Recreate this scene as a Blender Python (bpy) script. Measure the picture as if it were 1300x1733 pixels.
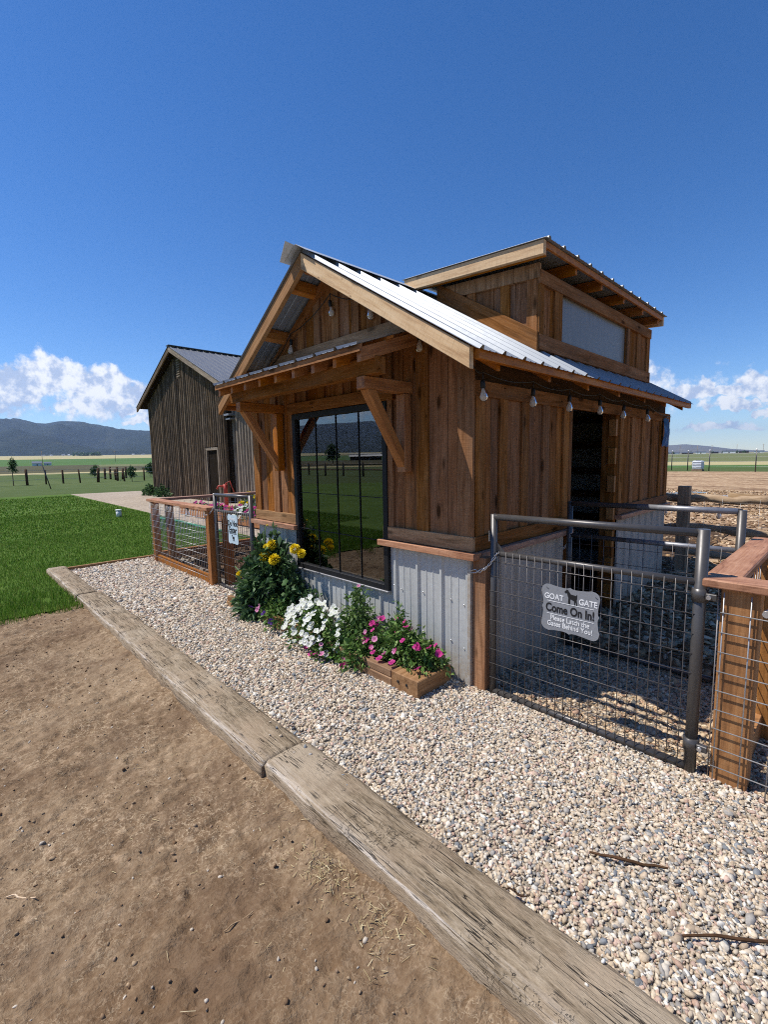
import bpy, bmesh, math, random
import numpy as np
from mathutils import Vector, Matrix, Quaternion
for o in list(bpy.data.objects): bpy.data.objects.remove(o, do_unlink=True)
scn = bpy.context.scene
COL = scn.collection
rnd = random.Random(7)
rng = np.random.default_rng(11)
R = math.radians

# ------------------------------------------------------------------ camera
def cam_axes(yaw, pitch, roll):
    f = Vector((-math.sin(yaw)*math.cos(pitch), math.cos(yaw)*math.cos(pitch), -math.sin(pitch)))
    r = Vector((math.cos(yaw), math.sin(yaw), 0)); d = f.cross(r)
    c, s = math.cos(roll), math.sin(roll)
    return c*r + s*d, -s*r + c*d, f
cr, cd, cf = cam_axes(R(46.134), R(6.548), R(1.0534))
CAMP = Vector((1.8134, -2.5595, 1.6))
camd = bpy.data.cameras.new('camera'); camo = bpy.data.objects.new('camera', camd); COL.objects.link(camo)
camo.matrix_world = Matrix((( cr.x, -cd.x, -cf.x, CAMP.x), (cr.y, -cd.y, -cf.y, CAMP.y), (cr.z, -cd.z, -cf.z, CAMP.z), (0,0,0,1)))
camd.sensor_fit = 'VERTICAL'; camd.sensor_height = 24; camd.lens = 24*783.63/1733
camd.clip_start = .02; camd.clip_end = 40000
scn.camera = camo

# ------------------------------------------------------------------ node helper
class NT:
    def __init__(s, tree): s.t = tree
    def put(s, sock, v):
        if v is None: return
        if isinstance(v, bpy.types.Node): v = v.outputs[0]
        if isinstance(v, bpy.types.NodeSocket): s.t.links.new(v, sock)
        else: sock.default_value = v
    def n(s, typ, *ins, **kw):
        nd = s.t.nodes.new('ShaderNode'+typ)
        named = {}
        for k, v in kw.items():
            if k.startswith('i_'): named[k[2:].replace('_', ' ')] = v
            else: setattr(nd, k, v)
        for i, v in enumerate(ins): s.put(nd.inputs[i], v)
        for k, v in named.items(): s.put(nd.inputs[k], v)
        return nd
    def m(s, op, a, b=None, c=None, clamp=False):
        return s.n('Math', a, b, c, operation=op, use_clamp=clamp).outputs[0]
    def v(s, op, a, b=None):
        return s.n('VectorMath', a, b, operation=op).outputs[0]
    def mix(s, f, a, b, blend='MIX'):
        nd = s.t.nodes.new('ShaderNodeMix'); nd.data_type = 'RGBA'; nd.blend_type = blend
        s.put(nd.inputs[0], f); s.put(nd.inputs[6], a); s.put(nd.inputs[7], b); return nd.outputs[2]
    def mr(s, x, a, b, c=0, d=1, smooth=False):
        nd = s.n('MapRange', x, a, b, c, d); nd.interpolation_type = 'SMOOTHSTEP' if smooth else 'LINEAR'; return nd.outputs[0]
    def noise(s, vec, scale, detail=4, rough=.55, out=0, **kw):
        return s.n('TexNoise', i_Vector=vec, i_Scale=scale, i_Detail=detail, i_Roughness=rough, **kw).outputs[out]
    def ramp(s, f, stops):
        nd = s.n('ValToRGB', f); e = nd.color_ramp.elements
        while len(e) < len(stops): e.new(.5)
        for el, (p, c) in zip(e, stops): el.position = p; el.color = c4(c)
        return nd.outputs[0]
def c4(c): return tuple(c) + ((1,) if len(c) == 3 else ())

# ------------------------------------------------------------------ world, sun, exposure
SUN = Vector((-.44, -.43, 1)).normalized()          # direction to the sun
elev = math.asin(SUN.z)
world = bpy.data.worlds.new('World'); scn.world = world; world.use_nodes = True
W = NT(world.node_tree); world.node_tree.nodes.clear()
sky = W.n('TexSky', sky_type='NISHITA', sun_disc=False, sun_elevation=elev, sun_rotation=math.atan2(SUN.x, SUN.y),
          altitude=1900, air_density=1.0, dust_density=.35, ozone_density=2.2)
gen = W.n('TexCoord').outputs['Generated']
sep = W.n('SeparateXYZ', gen)
az = W.m('ARCTAN2', sep.outputs[1], sep.outputs[0]); el = W.m('ARCSINE', sep.outputs[2])
# azimuth measured from the centre of the two banks the camera sees so no seam crosses them
w1 = W.noise(gen, 14, 3, .6, out=1); w1 = W.v('SUBTRACT', w1, (.5, .5, .5)); ws = W.n('SeparateXYZ', w1)
w2 = W.noise(gen, 55, 3, .6, out=1); w2 = W.v('SUBTRACT', w2, (.5, .5, .5)); ws2 = W.n('SeparateXYZ', w2)
az2 = W.m('ADD', az, W.m('ADD', W.m('MULTIPLY', ws.outputs[0], .10), W.m('MULTIPLY', ws2.outputs[0], .028)))
el2 = W.m('ADD', el, W.m('ADD', W.m('MULTIPLY', ws.outputs[1], .07), W.m('MULTIPLY', ws2.outputs[1], .022)))
puffs = [(173.5,7.6,3.2,2.2),(171.0,8.2,2.6,2.4),(168.2,7.4,2.6,2.0),(165.8,8.0,2.2,2.1),(163.2,7.2,1.8,1.9),(160.8,7.6,2.4,1.6),
         (170.2,5.3,1.3,.55),(174.6,5.3,1.2,.5),(167.6,5.2,1.0,.7),(164.4,5.2,1.5,.6),(163.2,4.0,2.0,.7),
         (103.2,5.7,1.6,1.2),(101.9,6.3,1.0,1.3),(100.2,5.5,1.6,.8),(97.8,6.1,1.5,1.2),(96.0,5.4,1.8,1.0),(99.0,4.3,2.4,.7),(97.2,3.5,.7,.4),(100.5,2.4,3.2,.6),
         ]
fld = None; rel = None
for (pa, pe, wa, we) in puffs:
    dx = W.m('MULTIPLY', W.m('SUBTRACT', az2, R(pa)), 1/R(wa)); dy = W.m('MULTIPLY', W.m('SUBTRACT', el2, R(pe)), 1/R(we))
    # flatter base: points below the centre fall off faster
    dy = W.m('MULTIPLY', dy, W.m('ADD', 1.0, W.m('MULTIPLY', W.m('LESS_THAN', dy, 0), .55)))
    q = W.m('SUBTRACT', 1.0, W.m('ADD', W.m('MULTIPLY', dx, dx), W.m('MULTIPLY', dy, dy)))
    fld = q if fld is None else W.m('SMOOTH_MAX', fld, q, .25)
# the same low cumulus carries on round the rest of the sky
eb = W.m('MULTIPLY', W.m('SUBTRACT', el2, R(6.3)), 1/R(3.0))
band = W.m('SUBTRACT', W.m('ADD', .35, W.m('MULTIPLY', W.m('SUBTRACT', W.noise(gen, 5.5, 2, .5), .5), 5.0)), W.m('MULTIPLY', eb, eb))
fld = W.m('SMOOTH_MAX', fld, band, .25)
fb = W.noise(gen, 38, 6, .62)
dens = W.m('ADD', fld, W.m('MULTIPLY', W.m('SUBTRACT', fb, .44), 2.3))
alpha = W.mr(dens, -.32, .55, 0, 1, True)
# brightness: billows catch the sun on their upper, thicker parts
off = W.v('ADD', gen, (-.012, -.006, .016))
fb2 = W.noise(off, 38, 3, .6)
lit = W.m('ADD', W.m('MULTIPLY', W.m('SUBTRACT', fb, fb2), 3.2), W.m('ADD', .50, W.m('MULTIPLY', ws.outputs[1], -1.1)))
lit = W.mr(lit, 0.0, 1.0, 0, 1, True)
ccol = W.mix(lit, (3.3, 4.0, 5.5, 1), (7.0, 7.1, 7.3, 1))
ccol = W.mix(W.mr(el, 0, R(4), .45, 0), ccol, sky.outputs[0])
blue = W.n('HueSaturation', i_Hue=.507, i_Saturation=1.31, i_Value=1.0, i_Color=sky.outputs[0]).outputs[0]
skymix = W.mix(W.m('MULTIPLY', alpha, .93), blue, ccol)
bg = W.n('Background', skymix, .118)
W.t.links.new(bg.outputs[0], W.n('OutputWorld').inputs[0])
world.cycles.sampling_method = 'MANUAL'; world.cycles.sample_map_resolution = 512

sund = bpy.data.lights.new('sun', 'SUN'); sund.energy = 4.2; sund.angle = R(.53); sund.color = (1, .955, .89)
suno = bpy.data.objects.new('sun', sund); COL.objects.link(suno); suno.location = (-8, -8, 18)
suno.rotation_euler = (-SUN).to_track_quat('-Z', 'Y').to_euler()
scn.view_settings.view_transform = 'Standard'; scn.view_settings.look = 'None'
scn.view_settings.exposure = 0.42; scn.view_settings.gamma = 1; scn.view_settings.use_curve_mapping = False
scn.render.engine = 'CYCLES'
scn.cycles.filter_width = 1.05; scn.cycles.use_denoising = False; scn.cycles.sample_clamp_indirect = 1.5
scn.cycles.max_bounces = 6; scn.cycles.diffuse_bounces = 3; scn.cycles.transparent_max_bounces = 10

# ------------------------------------------------------------------ materials
def newmat(name):
    m = bpy.data.materials.new(name); m.use_nodes = True; t = m.node_tree; t.nodes.clear()
    N = NT(t); b = N.n('BsdfPrincipled'); o = N.n('OutputMaterial'); t.links.new(b.outputs[0], o.inputs[0])
    return m, N, b
def bump(N, b, h, strength=.3, dist=.01):
    bm = N.n('Bump', i_Strength=strength, i_Distance=dist, i_Height=h); N.t.links.new(bm.outputs[0], b.inputs['Normal'])
def wood(name, dark, mid, light, rough=.8, tint=.35, knots=.6, saw=.3, rings=1.0, bumps=.35, stain=.3, gloss=.3, grey=0):
    m, N, b = newmat(name)
    rid = N.n('ObjectInfo').outputs['Random']
    vs = N.n('VectorMath', N.n('TexCoord').outputs['Object'], operation='ADD')
    offv = N.n('CombineXYZ', N.m('MULTIPLY', rid, 61.0), N.m('MULTIPLY', rid, 23.0), N.m('MULTIPLY', rid, 37.0))
    N.put(vs.inputs[1], offv); co = vs.outputs[0]
    lng = N.v('MULTIPLY', co, (1.6, 22, 22))
    warp = N.noise(N.v('MULTIPLY', co, (1.3, 6, 6)), 1.0, 3, .5, out=1)
    lngw = N.v('ADD', lng, N.v('MULTIPLY', warp, (1.2, 3.5*rings, 3.5*rings)))
    g1 = N.noise(lngw, 1.0, 5, .6)
    g2 = N.noise(N.v('MULTIPLY', co, (5, 110, 110)), 1.0, 3, .6)
    bl = N.noise(N.v('MULTIPLY', co, (2.2, 5, 5)), 1.0, 4, .6)
    f = N.m('ADD', N.m('MULTIPLY', g1, .62), N.m('MULTIPLY', g2, .38))
    col = N.ramp(f, [(.33, dark), (.50, mid), (.69, light)])
    col = N.mix(N.mr(bl, .45, .75, 0, stain), col, c4([x*.55 for x in mid]))
    if grey: col = N.mix(N.mr(N.noise(N.v('MULTIPLY', co, (1.1, 7, 7)), 1.0, 5, .65), .46, .66, 0, grey), col, c4((.17, .125, .085)))
    if saw: col = N.mix(N.mr(N.noise(N.v('MULTIPLY', co, (95, 14, 14)), 1.0, 2, .5), .5, .7, 0, .28), col, c4([x*.45 for x in mid]))
    if knots:
        vo = N.n('TexVoronoi', i_Vector=N.v('MULTIPLY', N.v('ADD', co, N.v('MULTIPLY', warp, (.06,.06,.06))), (2.6, 7.5, 7.5)), i_Scale=1.0)
        kd = N.mr(vo.outputs['Distance'], .07, .20, knots, 0, True)
        col = N.mix(kd, col, c4([x*.28 for x in dark]))
        v2 = N.n('TexVoronoi', i_Vector=N.v('MULTIPLY', co, (6.5, 17, 17)), i_Scale=1.0)
        pick = N.m('GREATER_THAN', N.n('SeparateColor', v2.outputs['Color']).outputs[0], .62)
        col = N.mix(N.m('MULTIPLY', pick, N.mr(v2.outputs['Distance'], .07, .13, knots, 0, True)), col, c4([x*.2 for x in dark]))
    hs = N.n('HueSaturation', i_Hue=.5, i_Saturation=N.m('ADD', .9, N.m('MULTIPLY', N.m('FRACT', N.m('MULTIPLY', rid, 7.7)), .2)), i_Value=N.m('ADD', 1-tint/2, N.m('MULTIPLY', rid, tint)), i_Color=col)
    N.t.links.new(hs.outputs[0], b.inputs['Base Color'])
    b.inputs['Roughness'].default_value = rough; b.inputs['Specular IOR Level'].default_value = gloss
    h = N.m('ADD', N.m('MULTIPLY', g1, .6), N.m('MULTIPLY', g2, .5))
    if saw:
        sw = N.noise(N.v('MULTIPLY', co, (170, 6, 6)), 1.0, 2, .5); h = N.m('ADD', h, N.m('MULTIPLY', sw, saw))
    bump(N, b, h, bumps, .006)
    return m
M = {}
M['rough'] = wood('rough_sawn_board', (.105,.040,.010), (.262,.108,.038), (.40,.19,.08), .85, .38, .85, .5, gloss=.03, grey=.32)
M['batten'] = wood('rough_sawn_batten', (.12,.048,.015), (.29,.127,.047), (.43,.22,.098), .85, .45, .75, .5, gloss=.03, grey=.4)
M['cedar'] = wood('stained_cedar', (.20,.06,.012), (.42,.155,.032), (.56,.24,.06), .55, .3, .5, .1, bumps=.15)
M['rawdark'] = wood('brown_lumber', (.18,.085,.035), (.34,.18,.08), (.46,.27,.14), .75, .2, .5, .1, bumps=.15, stain=.15)  # browner lumber for the left rake board
M['raw'] = wood('raw_lumber', (.46,.27,.135), (.70,.48,.27), (.80,.60,.38), .7, .2, .55, .1, bumps=.15, stain=.1)
M['trim'] = wood('weathered_trim', (.15,.08,.036), (.36,.205,.098), (.52,.33,.175), .85, .3, .6, .4, gloss=.05)
M['capwood'] = wood('redwood_cap', (.20,.085,.045), (.40,.20,.115), (.56,.32,.2), .6, .2, .4, .05, rings=2.0, bumps=.2, stain=.15)
M['post'] = wood('treated_post', (.17,.068,.018), (.35,.15,.042), (.46,.23,.08), .6, .2, .25, .25, bumps=.4)
M['grey'] = wood('grey_post', (.15,.10,.058), (.31,.215,.13), (.43,.32,.21), .9, .4, .5, .2)
M['slab'] = wood('barn_slab', (.018,.012,.008), (.10,.066,.039), (.27,.195,.125), .9, 1.2, .4, .0, bumps=.6, stain=.7)
M['slab_new'] = wood('barn_slab_pale', (.08,.06,.042), (.23,.18,.13), (.38,.32,.25), .9, .5, .4, .0, bumps=.6, stain=.3)
M['shade_dark'] = wood('shade_dark_wood', (.010,.008,.006), (.024,.018,.013), (.04,.03,.02), .95, .2, .2, 0, gloss=.02)  # near-black wood: shade under eaves, between slabs and in doorway put into colour
M['planter'] = wood('planter_timber', (.13,.062,.026), (.27,.148,.07), (.38,.235,.125), .75, .25, .4, .2)
M['rail'] = wood('peeled_rail', (.16,.10,.055), (.36,.25,.15), (.52,.40,.26), .85, .3, .5, 0, bumps=.5)
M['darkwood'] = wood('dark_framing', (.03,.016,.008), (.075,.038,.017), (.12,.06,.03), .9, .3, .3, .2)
# weathered tie: grey top, pale edge and cracks with shapes of their own
def tie():
    m, N, b = newmat('weathered_tie')
    rid = N.n('ObjectInfo').outputs['Random']
    co = N.v('ADD', N.n('TexCoord').outputs['Object'], N.n('CombineXYZ', N.m('MULTIPLY', rid, 31), rid, rid))
    g = N.noise(N.v('MULTIPLY', co, (5, 36, 36)), 1, 7, .68)
    g2 = N.noise(N.v('MULTIPLY', co, (28, 150, 150)), 1, 4, .65)
    bl = N.noise(co, 3.2, 5, .65)
    f = N.m('ADD', N.m('MULTIPLY', g, .6), N.m('MULTIPLY', g2, .4))
    col = N.ramp(f, [(.34, (.075,.055,.034)), (.45, (.225,.17,.108)), (.55, (.34,.265,.178)), (.68, (.48,.39,.275))])
    col = N.mix(N.mr(bl, .48, .68, 0, .6), col, (.36,.265,.175,1))
    bl2 = N.noise(co, 7.5, 4, .6)
    col = N.mix(N.mr(bl2, .55, .7, 0, .35), col, (.21,.155,.105,1))
    lz = N.n('SeparateXYZ', N.n('TexCoord').outputs['Object']).outputs[2]
    col = N.mix(N.m('MULTIPLY', N.mr(lz, -.01, .075, .9, 0), N.mr(N.noise(co, 9, 4, .6), .3, .6, .3, 1)), col, (.33,.235,.15,1))
    sp = N.noise(co, 2.0, 4, .6)
    col = N.mix(N.mr(sp, .52, .64, 0, .55), col, (.44,.36,.26,1))
    ck = N.noise(N.v('MULTIPLY', co, (1.6, 46, 46)), 1, 2, .5)
    crack = N.mr(N.m('ABSOLUTE', N.m('SUBTRACT', ck, .5)), 0, .012, .9, 0)
    crack = N.m('MULTIPLY', crack, N.mr(N.noise(co, 5, 2), .46, .56, 0, 1))
    xk = N.noise(N.v('ADD', N.v('MULTIPLY', co, (30, 9, 9)), N.v('MULTIPLY', N.noise(co, 20, 3, .6, out=1), (2,2,2))), 1, 2, .5)
    xk = N.m('MULTIPLY', N.mr(N.m('ABSOLUTE', N.m('SUBTRACT', xk, .5)), 0, .013, .45, 0), N.mr(N.noise(co, 8, 2), .54, .62, 0, 1))
    crack = N.m('MAXIMUM', crack, xk)
    col = N.mix(crack, col, (.035,.027,.02,1))
    edge_pale = N.n('Attribute', attribute_name='edge_pale').outputs['Fac']
    wn = N.m('MULTIPLY', edge_pale, N.mr(N.noise(N.v('MULTIPLY', co, (3.0, 60, 60)), 1, 6, .65), .46, .58, 0, 1))
    col = N.mix(N.m('MULTIPLY', wn, .85), col, (.60,.53,.45,1))
    N.t.links.new(col, b.inputs['Base Color']); b.inputs['Roughness'].default_value = .92; b.inputs['Specular IOR Level'].default_value = .15
    bump(N, b, N.m('SUBTRACT', N.m('ADD', f, N.m('MULTIPLY', bl, .6)), N.m('MULTIPLY', crack, 1.2)), 1.0, .014)
    return m
M['tie'] = tie()
def metal(name, base, rough, metallic, var=.25, tintv=.15, scale=30, streak=True, mud=0):
    m, N, b = newmat(name)
    co = N.n('TexCoord').outputs['Object']; rid = N.n('ObjectInfo').outputs['Random']
    n1 = N.noise(N.v('ADD', co, N.n('CombineXYZ', rid, rid, rid)), scale, 4, .6)
    n2 = N.noise(N.v('MULTIPLY', co, (10, 1.1, 3) if streak else (3,3,3)), 1, 4, .6)
    f = N.m('ADD', N.m('MULTIPLY', n1, .4), N.m('MULTIPLY', n2, .6))
    k = N.mr(f, .3, .7, 1-var, 1+var*.6)
    k = N.m('MULTIPLY', k, N.m('ADD', 1-tintv/2, N.m('MULTIPLY', rid, tintv)))
    nd = N.n('VectorMath', base, operation='SCALE', i_Scale=k)
    mc = nd.outputs[0]
    if mud:                                        # dried splash along the foot of the sheet
        ly = N.n('SeparateXYZ', co).outputs[1]; sp = N.noise(co, 26, 5, .7)
        mc = N.mix(N.m('MULTIPLY', N.mr(N.m('ADD', ly, N.m('MULTIPLY', sp, -.22)), -.08, .16, mud, 0), N.mr(sp, .35, .6, .4, 1)), mc, (.34,.25,.16,1))
    N.t.links.new(mc, b.inputs['Base Color'])
    b.inputs['Metallic'].default_value = metallic
    N.put(b.inputs['Roughness'], N.mr(f, .3, .7, rough-.07, rough+.1))
    return m
M['galv'] = metal('galvanised_sheet', (.58,.60,.61), .45, .3)
M['roofm'] = metal('roof_metal', (.30,.32,.34), .5, .3, .10, .06)
M['skirt'] = metal('skirt_metal', (.50,.505,.48), .5, .15, .2, .06, mud=.75)
M['skirtbounce'] = metal('bounce_tinted_skirt_metal', (.44,.405,.345), .6, .1, .25, .06, mud=.8)  # side skirt: brown reflected light put into the base colour, mud splash at the foot
M['barnroof'] = metal('barn_roof_metal', (.16,.17,.19), .45, .5, .15)
M['pipe'] = metal('painted_pipe', (.082,.076,.072), .36, .3, .15, .05, 60)
M['pipelight'] = metal('weathered_pipe', (.30,.30,.31), .45, .5, .2, .05, 60)
M['wire'] = metal('galvanised_wire', (.46,.45,.44), .42, .7, .2)
M['darkwire'] = metal('painted_wire', (.12,.11,.105), .42, .4, .2)
M['zinc'] = metal('zinc_hardware', (.62,.62,.62), .35, .85, .2)
def plain(name, c, rough=.6, spec=.4, var=.15, scale=25, bumps=0):
    m, N, b = newmat(name); co = N.n('TexCoord').outputs['Object']
    n1 = N.noise(co, scale, 4, .6)
    col = N.mix(N.mr(n1, .3, .7, 0, 1), c4([x*(1-var) for x in c]), c4([min(1, x*(1+var)) for x in c]))
    N.t.links.new(col, b.inputs['Base Color']); b.inputs['Roughness'].default_value = rough; b.inputs['Specular IOR Level'].default_value = spec
    if bumps: bump(N, b, n1, bumps, .01)
    return m
M['black'] = plain('black_frame', (.012,.012,.013), .55, .25)
M['inner'] = plain('dull_inner_sheet', (.30,.31,.305), .9, .05)
M['rubber'] = plain('black_rubber', (.012,.012,.012), .6)
M['white'] = plain('white_paint', (.78,.78,.76), .5)
M['pvc'] = plain('white_pvc', (.72,.72,.68), .5)
M['signgrey'] = metal('sign_metal', (.25,.258,.27), .5, .1, .12, .05, 60)
M['signblue'] = plain('sign_pale_blue', (.50,.62,.68), .45, var=.1)
M['ink'] = plain('black_ink', (.012,.012,.013), .5)
M['red'] = plain('red_paint', (.42,.05,.03), .45)
M['green_hose'] = plain('green_hose', (.04,.22,.10), .45)
M['bluebag'] = plain('blue_printed_bag', (.03,.12,.28), .4, var=.6, scale=14)
M['cable'] = plain('black_cable', (.02,.018,.016), .55)
M['tank'] = plain('tank_plastic', (.62,.66,.70), .5)
def glassy(name, tint, refl_rough, ior, milk):
    m, N, b = newmat(name); N.t.nodes.remove(b)
    tr = N.n('BsdfTransparent', c4(tint)); gl = N.n('BsdfGlossy', (1,1,1,1), refl_rough)
    if milk: tr = N.n('MixShader', milk, tr, N.n('BsdfDiffuse', (.78, .72, .62, 1)))
    fr = N.n('Fresnel', ior); mx = N.n('MixShader', fr, tr, gl)
    out = [n for n in N.t.nodes if n.type == 'OUTPUT_MATERIAL'][0]; N.t.links.new(mx.outputs[0], out.inputs[0]); return m
M['glass'] = glassy('window_glass', (.62,.66,.64), .0, 2.35, 0)
M['bulb'] = glassy('bulb_glass', (.93,.90,.84), .08, 1.3, .45)
def poly():
    m, N, b = newmat('milky_polycarbonate'); co = N.n('TexCoord').outputs['Object']
    n1 = N.noise(N.v('MULTIPLY', co, (70, 1.5, 1)), 1, 3, .5)
    col = N.mix(N.mr(n1, .3, .7, 0, 1), (.19,.19,.18,1), (.25,.25,.235,1))
    N.t.links.new(col, b.inputs['Base Color']); b.inputs['Roughness'].default_value = .35; b.inputs['Specular IOR Level'].default_value = .25
    return m
M['poly'] = poly()
def attrmat(name, rough=.8, spec=.2, trans=0, var=.0, bumps=0, bscale=60):
    m, N, b = newmat(name); a = N.n('Attribute', attribute_name='Col').outputs['Color']
    if var:
        n1 = N.noise(N.n('TexCoord').outputs['Object'], bscale, 4, .65)
        hs = N.n('HueSaturation', i_Hue=.5, i_Saturation=1, i_Value=N.mr(n1, .3, .7, 1-var, 1+var), i_Color=a); a = hs.outputs[0]
        if bumps: bump(N, b, n1, bumps, .004)
    N.t.links.new(a, b.inputs['Base Color']); b.inputs['Roughness'].default_value = rough; b.inputs['Specular IOR Level'].default_value = spec
    if trans:
        tl = N.n('BsdfTranslucent', a); mx = N.n('MixShader', trans, b, tl)
        out = [n for n in N.t.nodes if n.type == 'OUTPUT_MATERIAL'][0]; N.t.links.new(mx.outputs[0], out.inputs[0])
    return m
M['pebble'] = attrmat('pebble', .75, .25, 0, .22, .25, 120)
M['leaf'] = attrmat('leaf', .55, .35, .25)
M['grass'] = attrmat('grass_blade', .7, .08, .3)
M['petal'] = attrmat('petal', .6, .2, .35)
M['chip'] = attrmat('chip', .9, .1)
M['straw'] = attrmat('straw', .7, .2)
def ground(name, stops, sc=1.0, sc2=14, bumps=.5, rough=.95, fine=90, bd=.02, extra=None):
    m, N, b = newmat(name); co = N.n('TexCoord').outputs['Object']
    n1 = N.noise(co, sc, 6, .62); n2 = N.noise(co, sc2, 5, .65); n3 = N.noise(co, fine, 4, .65)
    f = N.m('ADD', N.m('MULTIPLY', n1, .36), N.m('ADD', N.m('MULTIPLY', n2, .32), N.m('MULTIPLY', n3, .32)))
    col = N.ramp(f, stops)
    if extra: col = extra(N, co, col, n2, n3)
    N.t.links.new(col, b.inputs['Base Color']); b.inputs['Roughness'].default_value = rough; b.inputs['Specular IOR Level'].default_value = .1
    bump(N, b, N.m('ADD', N.m('MULTIPLY', n2, .7), N.m('MULTIPLY', n3, .4)), bumps, bd)
    return m
def dirt_extra(N, co, col, n2, n3):
    # paler dry crust in small broken flakes, darker damp patches
    v = N.noise(N.v('ADD', co, N.v('MULTIPLY', N.noise(co, 9, 4, .6, out=1), (.12,.12,.12))), 26, 3, .55)
    col = N.mix(N.mr(v, .57, .66, 0, .7), col, (.38,.27,.17,1))
    fl = N.noise(N.v('ADD', co, N.v('MULTIPLY', N.noise(co, 14, 3, .6, out=1), (.05,.05,.05))), 34, 2, .5)
    fl = N.m('MULTIPLY', N.mr(N.m('ABSOLUTE', N.m('SUBTRACT', fl, .5)), .0, .03, .8, 0), N.mr(N.noise(co, 4.5, 3, .6), .45, .58, 0, 1))
    col = N.mix(fl, col, (.50,.385,.25,1))
    ck = N.noise(N.v('ADD', co, N.v('MULTIPLY', n3, (.03,.03,.03))), 18, 3, .6)
    ck = N.m('MULTIPLY', N.mr(N.m('ABSOLUTE', N.m('SUBTRACT', ck, .52)), .0, .012, .8, 0), N.mr(N.noise(co, 6.5, 3, .6), .52, .6, 0, 1))
    col = N.mix(ck, col, (.055,.035,.02,1))
    ds = N.n('VectorMath', N.v('MULTIPLY', N.v('SUBTRACT', co, (.8, -2.15, 0)), (.75, 1, 0)), operation='LENGTH').outputs['Value']
    ds = N.m('ADD', ds, N.m('MULTIPLY', N.noise(co, 3.5, 5, .65), .7))
    col = N.mix(N.mr(ds, .55, 1.25, .6, 0, True), col, (.135,.078,.040,1))
    w = N.noise(co, 2.1, 4, .6)
    return N.mix(N.mr(w, .5, .68, 0, .55), col, (.13,.082,.05,1))
M['dirt'] = ground('packed_dirt', [(.36,(.103,.064,.035)), (.47,(.195,.128,.074)), (.55,(.268,.188,.114)), (.68,(.38,.28,.178))], 1.4, 13, .8, .95, 70, .025, dirt_extra)
M['lawn'] = ground('lawn_soil', [(.36,(.045,.08,.011)), (.5,(.075,.135,.018)), (.62,(.125,.19,.036))], .5, 7, .7, .9, 60, .03)
M['gravelbase'] = ground('gravel_bed', [(.36,(.17,.145,.11)), (.5,(.34,.29,.22)), (.64,(.50,.44,.35))], 4, 40, .8, .95, 160, .02)
def far_gravel(N, co, col, n2, n3):
    vo = N.n('TexVoronoi', i_Vector=co, i_Scale=22.0)
    return N.mix(.55, col, N.ramp(vo.outputs['Color'], [(0,(.12,.10,.08)), (.5,(.38,.31,.235)), (1,(.58,.50,.39))]))
M['gravelyard'] = ground('gravel_yard', [(.36,(.26,.205,.15)), (.5,(.37,.30,.225)), (.64,(.48,.40,.31))], .5, 6, .5, .95, 90, .02, far_gravel)
M['mulch'] = ground('mulch_soil', [(.3,(.045,.028,.017)), (.5,(.095,.058,.033)), (.7,(.19,.12,.07))], 1.2, 15, .9, .95, 80, .04)
def corral(N, co, col, n2, n3):
    vo = N.n('TexVoronoi', i_Vector=N.v('MULTIPLY', co, (1,1,1)), i_Scale=7.0)
    lt = N.mr(N.n('SeparateColor', vo.outputs['Color']).outputs[0], .55, .8, 0, .8)
    col = N.mix(lt, col, (.56,.41,.25,1))
    w = N.noise(N.v('MULTIPLY', co, (.25, .9, 1)), 1, 4, .6)
    return N.mix(N.mr(w, .52, .64, 0, .75), col, (.13,.068,.036,1))
M['corral'] = ground('corral_soil', [(.3,(.20,.118,.065)), (.5,(.35,.225,.13)), (.7,(.50,.35,.215))], .18, 4, .7, .95, 30, .05, corral)
M['pasture'] = ground('pasture', [(.3,(.050,.078,.020)), (.5,(.080,.112,.034)), (.7,(.14,.16,.062))], .05, .9, .5, .95, 12, .1)
M['drygrass'] = ground('dry_grass', [(.3,(.30,.26,.12)), (.5,(.42,.36,.18)), (.7,(.50,.44,.25))], .03, .8, .4, .95, 9, .1)
M['greenfield'] = ground('green_field', [(.3,(.055,.11,.03)), (.5,(.08,.15,.04)), (.7,(.12,.19,.06))], .02, .5, .3, .95, 6, .1)
M['darkfield'] = ground('dark_field', [(.3,(.05,.055,.025)), (.5,(.085,.08,.04)), (.7,(.13,.11,.06))], .02, .5, .3, .95, 6, .1)
M['olive'] = ground('olive_plain', [(.3,(.10,.12,.045)), (.5,(.15,.165,.07)), (.7,(.22,.22,.11))], .015, .3, .3, .95, 4, .1)
def forest(N, co, col, n2, n3):
    z = N.n('SeparateXYZ', co).outputs[2]
    w = N.noise(co, .004, 6, .65)
    return N.mix(N.mr(w, .55, .68, 0, .45), col, (.07,.075,.05,1))
M['forest'] = ground('forested_hill', [(.36,(.010,.019,.017)), (.5,(.021,.034,.027)), (.64,(.042,.056,.040))], .0025, .02, .9, .95, .08, 25, forest)
M['dryhill'] = ground('dry_hill', [(.35,(.09,.085,.055)), (.5,(.15,.13,.085)), (.65,(.24,.21,.14))], .0025, .012, .9, .95, .08, 15)
m, N, b = newmat('puddle_water'); b.inputs['Base Color'].default_value = (.09,.075,.06,1); b.inputs['Roughness'].default_value = .04; b.inputs['Specular IOR Level'].default_value = .9; M['water'] = m

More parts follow.
